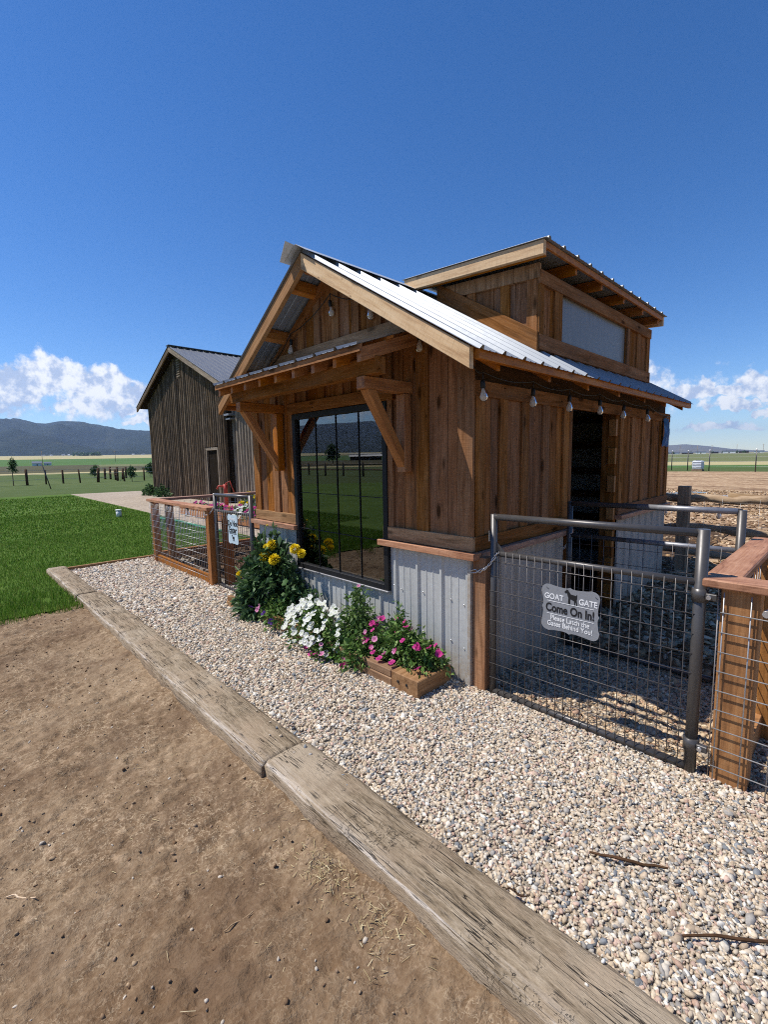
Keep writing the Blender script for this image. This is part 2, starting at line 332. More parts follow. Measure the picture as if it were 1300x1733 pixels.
# ------------------------------------------------------------------ object helpers
WM = {}
def tag(o, label=None, cat=None, group=None, kind=None):
    if label: o['label'] = label
    if cat: o['category'] = cat
    if group: o['group'] = group
    if kind: o['kind'] = kind
    return o
def thing(name, loc, label, cat, group=None):
    o = bpy.data.objects.new(name, None); COL.objects.link(o); o.location = loc; o.empty_display_size = .1
    WM[o] = Matrix.Translation(Vector(loc)); return tag(o, label, cat, group)
def place(name, mesh, mw, parent=None):
    o = bpy.data.objects.new(name, mesh); COL.objects.link(o)
    if parent is not None:
        o.parent = parent; o.matrix_parent_inverse = WM[parent].inverted()
    o.matrix_basis = mw; WM[o] = mw; return o
def frame(c, x, n):
    x = Vector(x).normalized(); n = Vector(n); n = (n - n.dot(x)*x).normalized(); y = n.cross(x)
    m = Matrix((( x.x, y.x, n.x, c[0]), (x.y, y.y, n.y, c[1]), (x.z, y.z, n.z, c[2]), (0,0,0,1))); return m
BOXF = [(0,3,2,1),(4,5,6,7),(0,1,5,4),(1,2,6,5),(2,3,7,6),(3,0,4,7)]
def chamfer(me, w, seg=1):
    bm = bmesh.new(); bm.from_mesh(me)
    bmesh.ops.bevel(bm, geom=bm.edges[:], offset=w, segments=seg, affect='EDGES', profile=.6); bm.to_mesh(me); bm.free()
def solid(name, parent, verts, mat, x=(1,0,0), n=(0,0,1), faces=None, bev=0, smooth=False):
    vs = [Vector(v) for v in verts]; c = sum(vs, Vector())/len(vs)
    mw = frame(c, x, n); inv = mw.inverted()
    me = bpy.data.meshes.new(name); me.from_pydata([inv @ v for v in vs], [], faces or BOXF); me.update()
    if faces is None: fixn(me)
    if bev: chamfer(me, bev)
    if smooth: me.polygons.foreach_set('use_smooth', [True]*len(me.polygons))
    me.materials.append(mat); return place(name, me, mw, parent)
def fixn(me):
    bm = bmesh.new(); bm.from_mesh(me); bmesh.ops.recalc_face_normals(bm, faces=bm.faces[:]); bm.to_mesh(me); bm.free()
def board(name, parent, p0, p1, w, t, mat, n=(0,0,1), bev=0.0025):
    p0, p1 = Vector(p0), Vector(p1); L = (p1-p0).length
    mw = frame((p0+p1)/2, p1-p0, n); l, a, b = L/2, w/2, t/2
    v = [(-l,-a,-b),(l,-a,-b),(l,a,-b),(-l,a,-b),(-l,-a,b),(l,-a,b),(l,a,b),(-l,a,b)]
    me = bpy.data.meshes.new(name); me.from_pydata(v, [], BOXF); me.update()
    if bev: chamfer(me, bev)
    me.materials.append(mat); return place(name, me, mw, parent)
def bx(name, parent, a, b, mat, axis=None, n=None, bev=.0025):
    """box from corner a to corner b; local x runs along its longest side"""
    d = [abs(b[i]-a[i]) for i in range(3)]
    if axis is None: axis = d.index(max(d))
    ax = [0,0,0]; ax[axis] = 1
    rest = [i for i in range(3) if i != axis]; k = min(rest, key=lambda i: d[i]); o = [i for i in rest if i != k][0]
    nn = [0,0,0]; nn[k] = 1
    c = [(a[i]+b[i])/2 for i in range(3)]
    p0 = list(c); p1 = list(c); p0[axis] = min(a[axis], b[axis]); p1[axis] = max(a[axis], b[axis])
    return board(name, parent, p0, p1, d[o], d[k], mat, nn, bev)
def tube_mesh(pts, r, seg=10, cap=True, closed=False):
    pts = [Vector(p) for p in pts]; V = []; F = []; n = len(pts)
    prev = None
    for i, p in enumerate(pts):
        if closed: d = pts[(i+1) % n]-pts[i-1]
        else: d = pts[min(i+1, n-1)]-pts[max(i-1, 0)]
        d.normalize()
        if prev is None:
            u = d.orthogonal().normalized()
        else:
            u = (prev - prev.dot(d)*d).normalized()
        prev = u; w = d.cross(u); rr = r[i] if isinstance(r, (list, tuple)) else r
        for k in range(seg):
            a = 2*math.pi*k/seg; V.append(p + rr*(math.cos(a)*u + math.sin(a)*w))
    for i in range(n if closed else n-1):
        j = (i+1) % n
        for k in range(seg):
            F.append((i*seg+k, i*seg+(k+1) % seg, j*seg+(k+1) % seg, j*seg+k))
    if cap and not closed:
        F.append(tuple(range(seg))[::-1]); F.append(tuple(range((n-1)*seg, n*seg)))
    return V, F
def tube(name, parent, pts, r, mat, seg=10, closed=False, kids=None):
    V, F = tube_mesh(pts, r, seg, True, closed)
    c = Vector(pts[0]); me = bpy.data.meshes.new(name); me.from_pydata([v-c for v in V], [], F); me.update()
    sm = [len(p.vertices) == 4 for p in me.polygons]; me.polygons.foreach_set('use_smooth', sm)
    me.materials.append(mat); return place(name, me, Matrix.Translation(c), parent)
def lathe(prof, seg=10):
    V = []; F = []
    for (r, z) in prof:
        for k in range(seg): V.append((r*math.cos(2*math.pi*k/seg), r*math.sin(2*math.pi*k/seg), z))
    for i in range(len(prof)-1):
        for k in range(seg): F.append((i*seg+k, i*seg+(k+1) % seg, (i+1)*seg+(k+1) % seg, (i+1)*seg+k))
    F.append(tuple(range(seg))[::-1]); F.append(tuple(range((len(prof)-1)*seg, len(prof)*seg)))
    return V, F
def pymesh(name, V, F, mat, smooth=True):
    me = bpy.data.meshes.new(name); me.from_pydata(V, [], F); me.update()
    if smooth: me.polygons.foreach_set('use_smooth', [True]*len(me.polygons))
    me.materials.append(mat); return me
def npmesh(name, V, F, mat, col=None, smooth=False):
    V = np.asarray(V, np.float32); F = np.asarray(F, np.int32); k = F.shape[1]
    me = bpy.data.meshes.new(name); me.vertices.add(len(V)); me.vertices.foreach_set('co', V.ravel())
    me.loops.add(F.size); me.loops.foreach_set('vertex_index', F.ravel()); me.polygons.add(len(F))
    me.polygons.foreach_set('loop_start', np.arange(0, F.size, k, dtype=np.int32))
    if smooth: me.polygons.foreach_set('use_smooth', np.ones(len(F), bool))
    me.update(calc_edges=True)
    if col is not None:
        at = me.attributes.new('Col', 'FLOAT_COLOR', 'POINT'); c = np.ones((len(V), 4), np.float32); c[:, :3] = col
        at.data.foreach_set('color', c.ravel())
    me.materials.append(mat); return me
def fbm(x, y, sc, octv=5, gain=.5, seed=0):
    """value noise fBm on numpy arrays"""
    out = np.zeros_like(x, dtype=float); amp = 1.; tot = 0
    for o in range(octv):
        X, Y = x*sc+seed*13.7+o*7.1, y*sc+seed*5.3+o*3.3
        xi, yi = np.floor(X).astype(np.int64), np.floor(Y).astype(np.int64); xf, yf = X-xi, Y-yi
        xf = xf*xf*(3-2*xf); yf = yf*yf*(3-2*yf)
        def h(a, b):
            n = (a*374761393 + b*668265263 + o*982451653) & 0xffffffff
            n = ((n ^ (n >> 13))*1274126177) & 0xffffffff; return ((n ^ (n >> 16)) & 0xffff)/65535.
        v = (h(xi, yi)*(1-xf)+h(xi+1, yi)*xf)*(1-yf) + (h(xi, yi+1)*(1-xf)+h(xi+1, yi+1)*xf)*yf
        out += amp*v; tot += amp; amp *= gain; sc *= 2
    return out/tot
def corr(name, parent, o, u, v, n, W_, H_, mat, pitch=.23, rib=.018, phase=0, minor=.004):
    """ribbed sheet: width W_ along u (profile), length H_ along v, ribs standing out along n"""
    u, v, n = Vector(u).normalized(), Vector(v).normalized(), Vector(n).normalized(); o = Vector(o)
    P = [0, .13, .235, .265, .37]
    pts = []; k = -1
    while True:
        base = k*pitch + phase
        if base > W_: break
        for f, h in ((0,0),(.05,rib),(.13,rib),(.18,0),(.40,0),(.425,minor),(.455,minor),(.48,0),(.68,0),(.705,minor),(.735,minor),(.76,0)):
            pts.append((base+f*pitch, h))
        k += 1
    q = [p for p in pts if 0 <= p[0] <= W_]
    def at(s):
        for a, b in zip(pts, pts[1:]):
            if a[0] <= s <= b[0] and b[0] > a[0]: return a[1]+(b[1]-a[1])*(s-a[0])/(b[0]-a[0])
        return 0
    q = [(0, at(0))] + q + [(W_, at(W_))]
    mw = frame(o, u, n)
    L = []; F = []
    vv = mw.to_3x3().inverted() @ v
    for (s, h) in q:
        L.append(Vector((s, 0, h))); L.append(Vector((s, 0, h)) + vv*H_)
    for i in range(len(q)-1): F.append((2*i, 2*i+2, 2*i+3, 2*i+1))
    me = bpy.data.meshes.new(name); me.from_pydata(L, [], F); me.update(); me.materials.append(mat)
    return place(name, me, mw, parent)
def struct(name, V, F, mat):
    me = bpy.data.meshes.new(name); me.from_pydata(V, [], F); me.update(); me.materials.append(mat)
    o = place(name, me, Matrix.Identity(4)); o['kind'] = 'structure'; return o
def text(body, size, mat, name, parent, loc, bold=.0, center=True, sx=1.0):
    cu = bpy.data.curves.new('lettering', 'FONT'); cu.body = body; cu.size = size; cu.offset = bold; cu.align_x = 'CENTER' if center else 'LEFT'
    cu.extrude = .0006
    t = bpy.data.objects.new('lettering', cu); COL.objects.link(t); bpy.context.view_layer.update()
    me = bpy.data.meshes.new_from_object(t.evaluated_get(bpy.context.evaluated_depsgraph_get()))
    bpy.data.objects.remove(t, do_unlink=True)
    me.materials.clear(); me.materials.append(mat)
    mw = Matrix.Translation(Vector(loc)) @ Matrix.Rotation(R(90), 4, 'X') @ Matrix.Diagonal((sx, 1, 1, 1))
    return place(name, me, mw, parent)

# ------------------------------------------------------------------ terrain to the horizon
def lerp_tab(x, xs, ys): return float(np.interp(x, xs, ys))
RT = [0, 45, 100, 300, 800, 2000, 3000, 20000]; ZT = [0, .1, .2, 1.0, 9.5, 33, 52, 60]
def left_w(azd):                                  # 1 where the valley floor climbs (west and south), 0 to the north-east
    a = azd % 360
    return float(np.interp(a, [0, 60, 95, 112, 150, 360], [.6, .1, 0, 0, 1, .6]))
def terr(x, y):
    r = math.hypot(x, y); a = math.degrees(math.atan2(y, x))
    return (-.06 if r > 25 else -.3) + left_w(a)*lerp_tab(r, RT, ZT)
azs = np.arange(0, 360, 1.5); rings = [14, 22, 30, 38, 44, 48, 55, 62, 75, 90, 104, 116, 150, 220, 320, 450, 620, 850, 1200, 1700, 2300, 3000]
V = [(0, 0, -.3)]; F = []; MI = []
for r in rings:
    for a in azs:
        x, y = r*math.cos(R(a)), r*math.sin(R(a)); V.append((x, y, terr(x, y)))
na = len(azs)
gm = ['pasture','drygrass','greenfield','darkfield','olive','corral','mulch']
def zone(r, a):
    if 70 < a < 118:                                # north-east side, beyond the corral
        if r < 50: return 'corral'
        if r < 62: return 'pasture'
        if r < 75: return 'greenfield'
        if r < 104: return 'drygrass'
        if r < 450: return 'olive'
        return 'olive' if r < 1700 else 'drygrass'
    if r < 90: return 'pasture'
    if r < 104: return 'drygrass'
    if r < 220: return 'darkfield'
    if r < 320: return 'olive' if 150 < a < 168 else 'darkfield'
    if r < 850: return 'greenfield'
    return 'drygrass'
for k in range(na): F.append((0, 1+k, 1+(k+1) % na)); MI.append('corral' if 70 < azs[k] < 118 else 'pasture')
for i in range(len(rings)-1):
    for k in range(na):
        a, b = 1+i*na+k, 1+i*na+(k+1) % na; F.append((a, a+na, b+na, b)); MI.append(zone((rings[i]+rings[i+1])/2, azs[k]))
me = bpy.data.meshes.new('ground'); me.from_pydata(V, [], F); me.update()
for g in gm: me.materials.append(M[g])
me.polygons.foreach_set('material_index', [gm.index(z) for z in MI])
go = place('ground', me, Matrix.Identity(4)); go['kind'] = 'structure'
# hills: crest elevation against azimuth as the skyline shows it
HA = [0, 30, 60, 85, 96.6, 97, 99.3, 101.2, 103.2, 104.8, 108, 115, 130, 145, 155, 162.4, 163.5, 165.5, 167, 169.1, 170.6, 171.8, 172.5, 173.9, 175.2, 180, 195, 210, 222, 235, 260, 290, 330, 360]
HE = [2.2, 1.6, .8, .25, .05, .12, .35, .68, .93, .85, .6, .7, 1.6, 2.8, 3.2, 3.5, 3.56, 3.66, 4.0, 4.36, 4.33, 4.06, 4.1, 4.45, 4.4, 4.0, 3.6, 3.9, 4.6, 4.0, 3.2, 2.6, 2.4, 2.2]
def hills(name, a0, a1, r0, r1, mat, da=.25, nr=30, rough=1.0):
    A = np.arange(a0, a1+1e-6, da); T = np.linspace(0, 1.25, nr); V = []; F = []
    AA, TT = np.meshgrid(A, T, indexing='ij'); Rr = r0 + (r1-r0)*TT
    X, Y = Rr*np.cos(np.radians(AA)), Rr*np.sin(np.radians(AA))
    crest = np.interp(AA % 360, HA, HE); crest = r1*np.tan(np.radians(crest))+1.6
    base = np.array([left_w(a) for a in A])[:, None]*np.interp(Rr, RT, ZT)
    up = np.where(TT < 1, (TT**1.25), 1-(TT-1)*1.5)
    n = 1-np.abs(2*fbm(X, Y, 1/900., 6, .5, 3)-1)
    n2 = fbm(X, Y, 1/300., 5, .55, 9)-.5
    spur = (n-.72)*.85*np.sin(np.clip(TT, 0, 1)*math.pi)
    H = np.maximum(crest-base, 5)
    Z = base - 6*(TT < .01) + H*np.clip(up + spur*rough, 0, 1.03) + n2*H*.03*rough
    V = np.stack([X, Y, Z], -1).reshape(-1, 3); m_, k_ = A.size, T.size
    I = np.arange(m_*k_).reshape(m_, k_)
    F = np.stack([I[:-1, :-1], I[:-1, 1:], I[1:, 1:], I[1:, :-1]], -1).reshape(-1, 4)
    o = place(name, npmesh(name, V, F, mat, smooth=True), Matrix.Identity(4)); o['kind'] = 'structure'
hills('hills', 118, 420, 2950, 6500, M['forest'])
hills('hills', 60, 118, 6500, 10500, M['dryhill'], .25, 16, .5)
o = struct('plain', [(2990*math.cos(R(a)), 2990*math.sin(R(a)), -.5) for a in range(56, 125, 2)] + [(11000*math.cos(R(a)), 11000*math.sin(R(a)), -3) for a in range(56, 125, 2)],
           [(i, i+35, i+36, i+1) for i in range(34)], M['drygrass'])

# ------------------------------------------------------------------ ground sheets near the shed
def sheet(name, poly, z, mat, sub=0): return struct(name, [(x, y, z) for x, y in poly], [tuple(range(len(poly)))], mat)
def edge_x(y): return -4.45 + .30*(float(fbm(np.array([0.]), np.array([y]), 1.3, 3, .5, 4)[0])-.5)*2 - .06*max(0, -1.6-y)
ed = [(edge_x(y), y) for y in np.arange(-1.5, -20, -.12)]
sheet('lawn', ed + [(-9, -20), (-36, -20), (-36, .2), (-38, 2.9), (-26, 2.6), (-6.42, 2.25), (-6.42, -1.5)], -.028, M['lawn'])
sheet('gravel_yard', [(-46, 1.2), (-38, 2.85), (-26, 2.55), (-6.42, 2.2), (-6.42, 5), (-15, 6), (-15.5, 22), (-44, 22), (-46, 11)], -.034, M['gravelyard'])
sheet('pen_ground', [(-6.42, .0), (-6.42, 9), (.0, 9), (.0, 4.2), (-.1, 1.35), (-2.8, .1), (-3, 0)], -.030, M['mulch'])
sheet('corral_ground', [(-.12, 1.32), (30, 1.32), (30, 30), (-14, 30), (-14, 9), (-.1, 9)], -.046, M['corral'])
# gravel bed: a gently uneven sheet under the loose stones
def gz(x, y):
    base = -.012 + .016*(fbm(np.asarray(x, float), np.asarray(y, float), 2.2, 3, .5, 2)-.5)
    base = base - .055*np.clip(np.asarray(y, float)/1.3, 0, 1)
    return base + .018*np.clip((np.asarray(y, float)+1.2)/1.2, 0, 1)*(np.asarray(y) < .2)
def grid(name, x0, x1, y0, y1, st, zf, mat, kind='structure', smooth=True):
    X, Y = np.meshgrid(np.arange(x0, x1+st*.5, st), np.arange(y0, y1+st*.5, st), indexing='ij')
    Z = zf(X, Y); I = np.arange(X.size).reshape(X.shape)
    F = np.stack([I[:-1, :-1], I[1:, :-1], I[1:, 1:], I[:-1, 1:]], -1).reshape(-1, 4)
    o = place(name, npmesh(name, np.stack([X, Y, Z], -1).reshape(-1, 3), F, mat, smooth=smooth), Matrix.Identity(4)); o['kind'] = kind; return o
grid('gravel_bed', -6.56, 4.6, -1.3, 1.36, .06, gz, M['gravelbase'])
# packed dirt with scuffs, hoof prints and a bank thrown up against the ties
prints = [(rnd.uniform(-4.2, 2.0), rnd.uniform(-4.4, -1.7), rnd.uniform(.03, .075), rnd.uniform(.006, .016)) for _ in range(240)]
def dz(X, Y):
    z = -.085 + .055*(fbm(X, Y, .9, 4, .5, 1)-.5)*2*.6 + .020*(fbm(X, Y, 5, 4, .55, 5)-.5)*2 + .011*(fbm(X, Y, 26, 3, .6, 6)-.5)*2
    for (px, py, pr_, pd) in prints:
        q = ((X-px)**2+(Y-py)**2)/pr_**2; z = z - pd*np.exp(-q)*(1) + pd*.5*np.exp(-(np.sqrt(q)-1.5)**2*3)
    bank = np.exp(-((Y+1.47)/.17)**2)
    z = z + bank*(.040 + .085*(fbm(X, Y, 2.6, 4, .5, 8)-.4))
    # flaky crust: terraces
    c = fbm(X, Y, 11, 4, .55, 12); z = z + .008*np.clip((c-.52)*18, 0, 1)
    c = fbm(X*1.3+Y*.4, Y, 19, 4, .6, 31); z = z + .006*np.clip((c-.55)*22, 0, 1)
    z = z + .035*np.clip((-3.0-X)/1.2, 0, 1)
    z = np.where(X < -4.5, np.minimum(z, -.045), z)
    return z
grid('dirt_yard', -4.9, 2.3, -4.3, -1.38, .0125, dz, M['dirt'])
sheet('dirt_apron', [(-4.2, -20), (14, -20), (14, -1.4), (2.28, -1.4), (2.28, -4.28), (-4.5, -4.28)], -.085, M['dirt'])
for i, (px, py, a, b_) in enumerate([(-1.75, 18.6, .95, .5), (-3.6, 19.4, .55, .35), (-3.0, 20.2, .5, .3)]):
    ang = np.linspace(0, 2*math.pi, 40, endpoint=False); rr = 1+.35*(fbm(np.cos(ang)*2, np.sin(ang)*2, 1.0, 3, .5, i)-.5)*2
    zz = -.022
    struct('puddle', [(px+a*k*math.cos(t), py+b_*k*math.sin(t), zz) for k, t in zip(rr, ang)], [tuple(range(40))], M['water'])

# ------------------------------------------------------------------ loose stones
def ico(sub=0):
    bm = bmesh.new(); bmesh.ops.create_icosphere(bm, subdivisions=sub+1, radius=1.0)
    v = np.array([x.co[:] for x in bm.verts]); f = np.array([[q.index for q in p.verts] for p in bm.faces]); bm.free(); return v, f
def rots(n):
    q = rng.normal(size=(n, 4)); q /= np.linalg.norm(q, axis=1)[:, None]; w, x, y, z = q.T
    return np.stack([np.stack([1-2*(y*y+z*z), 2*(x*y-z*w), 2*(x*z+y*w)], -1), np.stack([2*(x*y+z*w), 1-2*(x*x+z*z), 2*(y*z-x*w)], -1), np.stack([2*(x*z-y*w), 2*(y*z+x*w), 1-2*(x*x+y*y)], -1)], 1)
PAL = np.array([(.60,.50,.38),(.50,.40,.285),(.66,.60,.51),(.44,.345,.25),(.50,.36,.29),(.56,.47,.36),(.33,.31,.285),(.22,.235,.25),(.15,.16,.175),(.68,.655,.60),(.40,.27,.20),(.54,.48,.40)])
PAL = np.clip((PAL*.93+.012)*np.array([1.02,1.0,.955]), 0, .8)
PW = np.array([.16,.14,.13,.09,.075,.12,.09,.05,.025,.055,.03,.035]); PW /= PW.sum()
def stones(P, S, sub, pal=PAL, pw=PW, flat=.62):
    bv, bf = ico(sub); n = len(P)
    jit = 1 + rng.normal(0,   .21 if sub == 0 else .15, size=(n, len(bv), 1))
    sc = np.stack([rng.uniform(.9, 1.65, n), rng.uniform(.65, 1.05, n), rng.uniform(flat-.14, flat+.2, n)], -1)*S[:, None]
    v = bv[None]*jit*sc[:, None, :]
    # random spin, tilted but mostly lying flat
    th = rng.uniform(0, 2*math.pi, n); tx = rng.normal(0, .45, n); ty = rng.normal(0, .45, n)
    def rotm(a, ax):
        c, s = np.cos(a), np.sin(a); z, o = np.zeros_like(c), np.ones_like(c)
        if ax == 0: return np.stack([np.stack([o,z,z],-1), np.stack([z,c,-s],-1), np.stack([z,s,c],-1)], 1)
        if ax == 1: return np.stack([np.stack([c,z,s],-1), np.stack([z,o,z],-1), np.stack([-s,z,c],-1)], 1)
        return np.stack([np.stack([c,-s,z],-1), np.stack([s,c,z],-1), np.stack([z,z,o],-1)], 1)
    Rm = rotm(th, 2) @ rotm(tx, 0) @ rotm(ty, 1)
    v = np.einsum('nij,nkj->nki', Rm, v) + P[:, None, :]
    f = bf[None] + (np.arange(n)*len(bv))[:, None, None]
    c = pal[rng.choice(len(pal), n, p=pw)]*rng.uniform(.78, 1.18, (n, 1))
    c = np.repeat(c[:, None, :], len(bv), 1)
    return v.reshape(-1, 3), f.reshape(-1, 3), np.clip(c.reshape(-1, 3), 0, .85)
def scatter(x0, x1, y0, y1, dens):
    n = int((x1-x0)*(y1-y0)*dens); return rng.uniform(x0, x1, n), rng.uniform(y0, y1, n)
def make_gravel():
    parts = []; off = 0
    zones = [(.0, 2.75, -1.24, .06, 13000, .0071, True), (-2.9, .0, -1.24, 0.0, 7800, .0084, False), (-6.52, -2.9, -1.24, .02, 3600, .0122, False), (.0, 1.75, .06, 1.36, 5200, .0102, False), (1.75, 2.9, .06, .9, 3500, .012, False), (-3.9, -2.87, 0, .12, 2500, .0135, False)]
    VV, FF, CC = [], [], []
    for (x0, x1, y0, y1, dn, sz, near) in zones:
        x, y = scatter(x0, x1, y0, y1, dn)
        s = sz*np.exp(rng.normal(0, .32, len(x)))
        z = gz(x, y) + rng.uniform(-.003, .006, len(x)) + .003
        d = np.hypot(x-CAMP.x, y-CAMP.y)
        for sel, sub in (((d < 1.45), 1), ((d >= 1.45), 0)):
            if not sel.any(): continue
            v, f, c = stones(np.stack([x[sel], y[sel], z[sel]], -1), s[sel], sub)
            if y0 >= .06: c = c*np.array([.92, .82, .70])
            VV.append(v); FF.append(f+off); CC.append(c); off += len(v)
    x, y = rng.uniform(-6, 2.4, 60), -1.205-rng.exponential(.05, 60); v, f, c = stones(np.stack([x, y, np.full(60, .054)], -1), rng.uniform(.005, .010, 60), 0); VV.append(v); FF.append(f+off); CC.append(c); off += len(v)
    o = place('gravel', npmesh('gravel', np.concatenate(VV), np.concatenate(FF), M['pebble'], np.concatenate(CC), False), Matrix.Identity(4))
    tag(o, 'loose cream, tan and grey river pebbles in front of the shed', 'gravel', kind='stuff')
make_gravel()
# bark chips inside the pens and clods and pebbles on the dirt
def chips(name, x, y, z, size, pal, label, cat, flat=.25, mat='chip'):
    n = len(x); v, f, c = stones(np.stack([x, y, z], -1), size, 0, np.array(pal), np.ones(len(pal))/len(pal), flat)
    o = place(name, npmesh(name, v, f, M[mat], c), Matrix.Identity(4)); tag(o, label, cat, kind='stuff')
x, y = scatter(-.05, 7, 1.36, 4.5, 420); x2, y2 = scatter(-5, 9, 4.5, 22, 75); x = np.concatenate([x, x2]); y = np.concatenate([y, y2])
chips('bark_chips', x, y, np.full(len(x), -.035), rng.uniform(.015, .05, len(x)), [(.48,.34,.20),(.36,.235,.125),(.25,.155,.085),(.56,.43,.29),(.17,.10,.055)], 'coarse bark chips strewn over the goat pen behind the gates', 'bark chips')
x, y = scatter(-6.3, -2.95, .1, 4.5, 260)
chips('dark_mulch', x, y, np.full(len(x), -.02), rng.uniform(.015, .04, len(x)), [(.10,.06,.035),(.06,.035,.02),(.16,.10,.06)], 'dark mulch chips inside the pen left of the shed', 'mulch')
x, y = scatter(-4.4, 2.2, -4.2, -1.55, 150); zz = dz(x, y)
chips('clods', x, y, zz+.001, np.minimum(rng.gamma(1.3, .0026, len(x))+.0018, .009), [(.24,.155,.09),(.17,.105,.06),(.33,.235,.145),(.28,.19,.12),(.5,.43,.34)], 'small clods and stray pebbles on the packed dirt', 'clods', .7)
# straw and wood bits
def straw():
    n = 430; x = rng.uniform(-3.6, 1.9, n); y = rng.uniform(-4.1, -1.5, n)
    k = 260; x = np.concatenate([x, np.where(rng.random(k) < .5, rng.normal(.43, .08, k), rng.normal(.71, .10, k)), rng.normal(.15, .2, 60)]); y = np.concatenate([y, rng.normal(-1.585, .045, k), rng.normal(-1.6, .05, 60)]); n = len(x)
    L = rng.gamma(2.0, .008, n)+.006; wd = rng.uniform(.0005, .0013, n); a = rng.uniform(0, 2*math.pi, n); tl = rng.uniform(-.1, .25, n)
    z = dz(x, y)+.004
    dx, dy = np.cos(a), np.sin(a); V = np.zeros((n, 6, 3))
    for i, (t, hz) in enumerate(((-.5, 0), (0, .25), (.5, .35))):
        for j, s in enumerate((-1, 1)):
            V[:, i*2+j, 0] = x + dx*L*t - dy*wd*s; V[:, i*2+j, 1] = y + dy*L*t + dx*wd*s; V[:, i*2+j, 2] = z + L*tl*hz*2 + .0015*(1-abs(t))
    b0 = (np.arange(n)*6)[:, None, None]
    F = (np.array([(0,2,3,1),(2,4,5,3)])[None]+b0).reshape(-1, 4)
    pal = np.array([(.50,.40,.22),(.36,.28,.14),(.24,.17,.085),(.62,.53,.33)]); c = np.repeat(pal[rng.choice(4, n, p=[.3,.3,.3,.1])][:, None], 6, 1)
    o = place('straw', npmesh('straw', V.reshape(-1, 3), F, M['straw'], c.reshape(-1, 3)), Matrix.Identity(4)); tag(o, 'scattered straw and hay bits on the packed dirt', 'straw', kind='stuff')
straw()
# ------------------------------------------------------------------ lawn grass
def blades(name, x, y, z, hgt, wid, pal, label, cat='grass', lean=.45, parent=None):
    n = len(x); a = rng.uniform(0, 2*math.pi, n); la = rng.uniform(0, 2*math.pi, n); ln = np.abs(rng.normal(0, lean, n))
    dx, dy = np.cos(a)*wid*.5, np.sin(a)*wid*.5; lx, ly = np.cos(la)*ln*hgt, np.sin(la)*ln*hgt
    V = np.zeros((n, 5, 3))
    V[:, 0] = np.stack([x-dx, y-dy, z-.01], -1); V[:, 1] = np.stack([x+dx, y+dy, z-.01], -1)
    V[:, 2] = np.stack([x-dx*.8+lx*.3, y-dy*.8+ly*.3, z+hgt*.6], -1); V[:, 3] = np.stack([x+dx*.8+lx*.3, y+dy*.8+ly*.3, z+hgt*.6], -1)
    V[:, 4] = np.stack([x+lx, y+ly, z+hgt*(1-.25*np.minimum(ln, 1))], -1)
    b0 = (np.arange(n)*5)[:, None, None]; F = (np.array([(0,1,3),(0,3,2),(2,3,4)])[None]+b0).reshape(-1, 3)
    pal = np.array(pal); c = pal[rng.choice(len(pal), n)]*rng.uniform(.75, 1.25, (n, 1)); c = np.repeat(c[:, None], 5, 1)
    o = place(name, npmesh(name, V.reshape(-1, 3), F, M['grass'], c.reshape(-1, 3)), Matrix.Identity(4), parent)
    tag(o, label, cat, kind='stuff'); return o
def lawn_grass():
    X, Y, Hh, Wd = [], [], [], []
    for (x0, x1, y0, y1, dn, h, w) in [(-7.6, -3.9, -4.6, -1.48, 3600, .036, .0045), (-7.6, -6.6, -1.5, 2.2, 3600, .032, .0048), (-11, -7.6, -6, 2.2, 1800, .034, .007), (-17, -11, -6, 2.3, 760, .036, .012), (-27, -17, -6, 2.4, 170, .038, .025)]:
        x, y = scatter(x0, x1, y0, y1, dn)
        ex = np.interp(y, [p[1] for p in ed][::-1], [p[0] for p in ed][::-1])
        pat = fbm(x, y, 2.2, 4, .55, 21)
        keep = (x < ex + .12 + 1.5*(pat-.5)) | (x < -5.2)
        keep &= ~((x > -5.1) & (pat < .37) & (y < -1.7))
        x, y, pat = x[keep], y[keep], pat[keep]
        X.append(x); Y.append(y); Hh.append(h*np.exp(rng.normal(0, .3, len(x)))*(.75+.5*pat)*(1+.8*(x > -5.3))); Wd.append(np.full(len(x), w))
    X, Y, Hh, Wd = map(np.concatenate, (X, Y, Hh, Wd))
    blades('lawn_grass', X, Y, np.full(len(X), -.028), Hh, Wd, [(.085,.19,.015),(.115,.23,.024),(.058,.14,.013),(.15,.26,.034),(.22,.26,.06)], 'mown green lawn grass beside the gravel')
lawn_grass()

# ================================================================== the goat shed
RX, RZ, SL = -1.43, 3.255, .62                    # ridge x, ridge height, roof slope
def zr(x): return RZ - SL*abs(x-RX)
XL, YB = -2.87, 4.31
S = thing('goat_shed', (RX, 2.15, 0), 'small brown board and batten shed with corrugated skirt, gable awning and raised roof window', 'shed')
def vplank(name, x0, x1, z0, top, y0, y1, mat, parent=S):
    """upright plank in a wall facing -y with its top cut to the function top(x)"""
    xs = [x0, x1]
    if x0 < RX < x1 and top is not None and callable(top): xs = [x0, RX, x1]
    V = []; tz = (lambda x: top) if not callable(top) else top
    for x in xs:
        for y in (y0, y1): V += [(x, y, z0), (x, y, tz(x))]
    k = len(xs); F = []
    for i in range(k-1):
        a = 4*i; F += [(a, a+4, a+5, a+1), (a+2, a+3, a+7, a+6), (a+1, a+5, a+7, a+3), (a, a+2, a+6, a+4)]
    F += [(0, 1, 3, 2), (4*(k-1), 4*(k-1)+2, 4*(k-1)+3, 4*(k-1)+1)]
    o = solid(name, parent, V, mat, (0,0,1), (0,-1,0), F); fixn(o.data); chamfer(o.data, .002); return o
gt = lambda x: zr(x)-.045
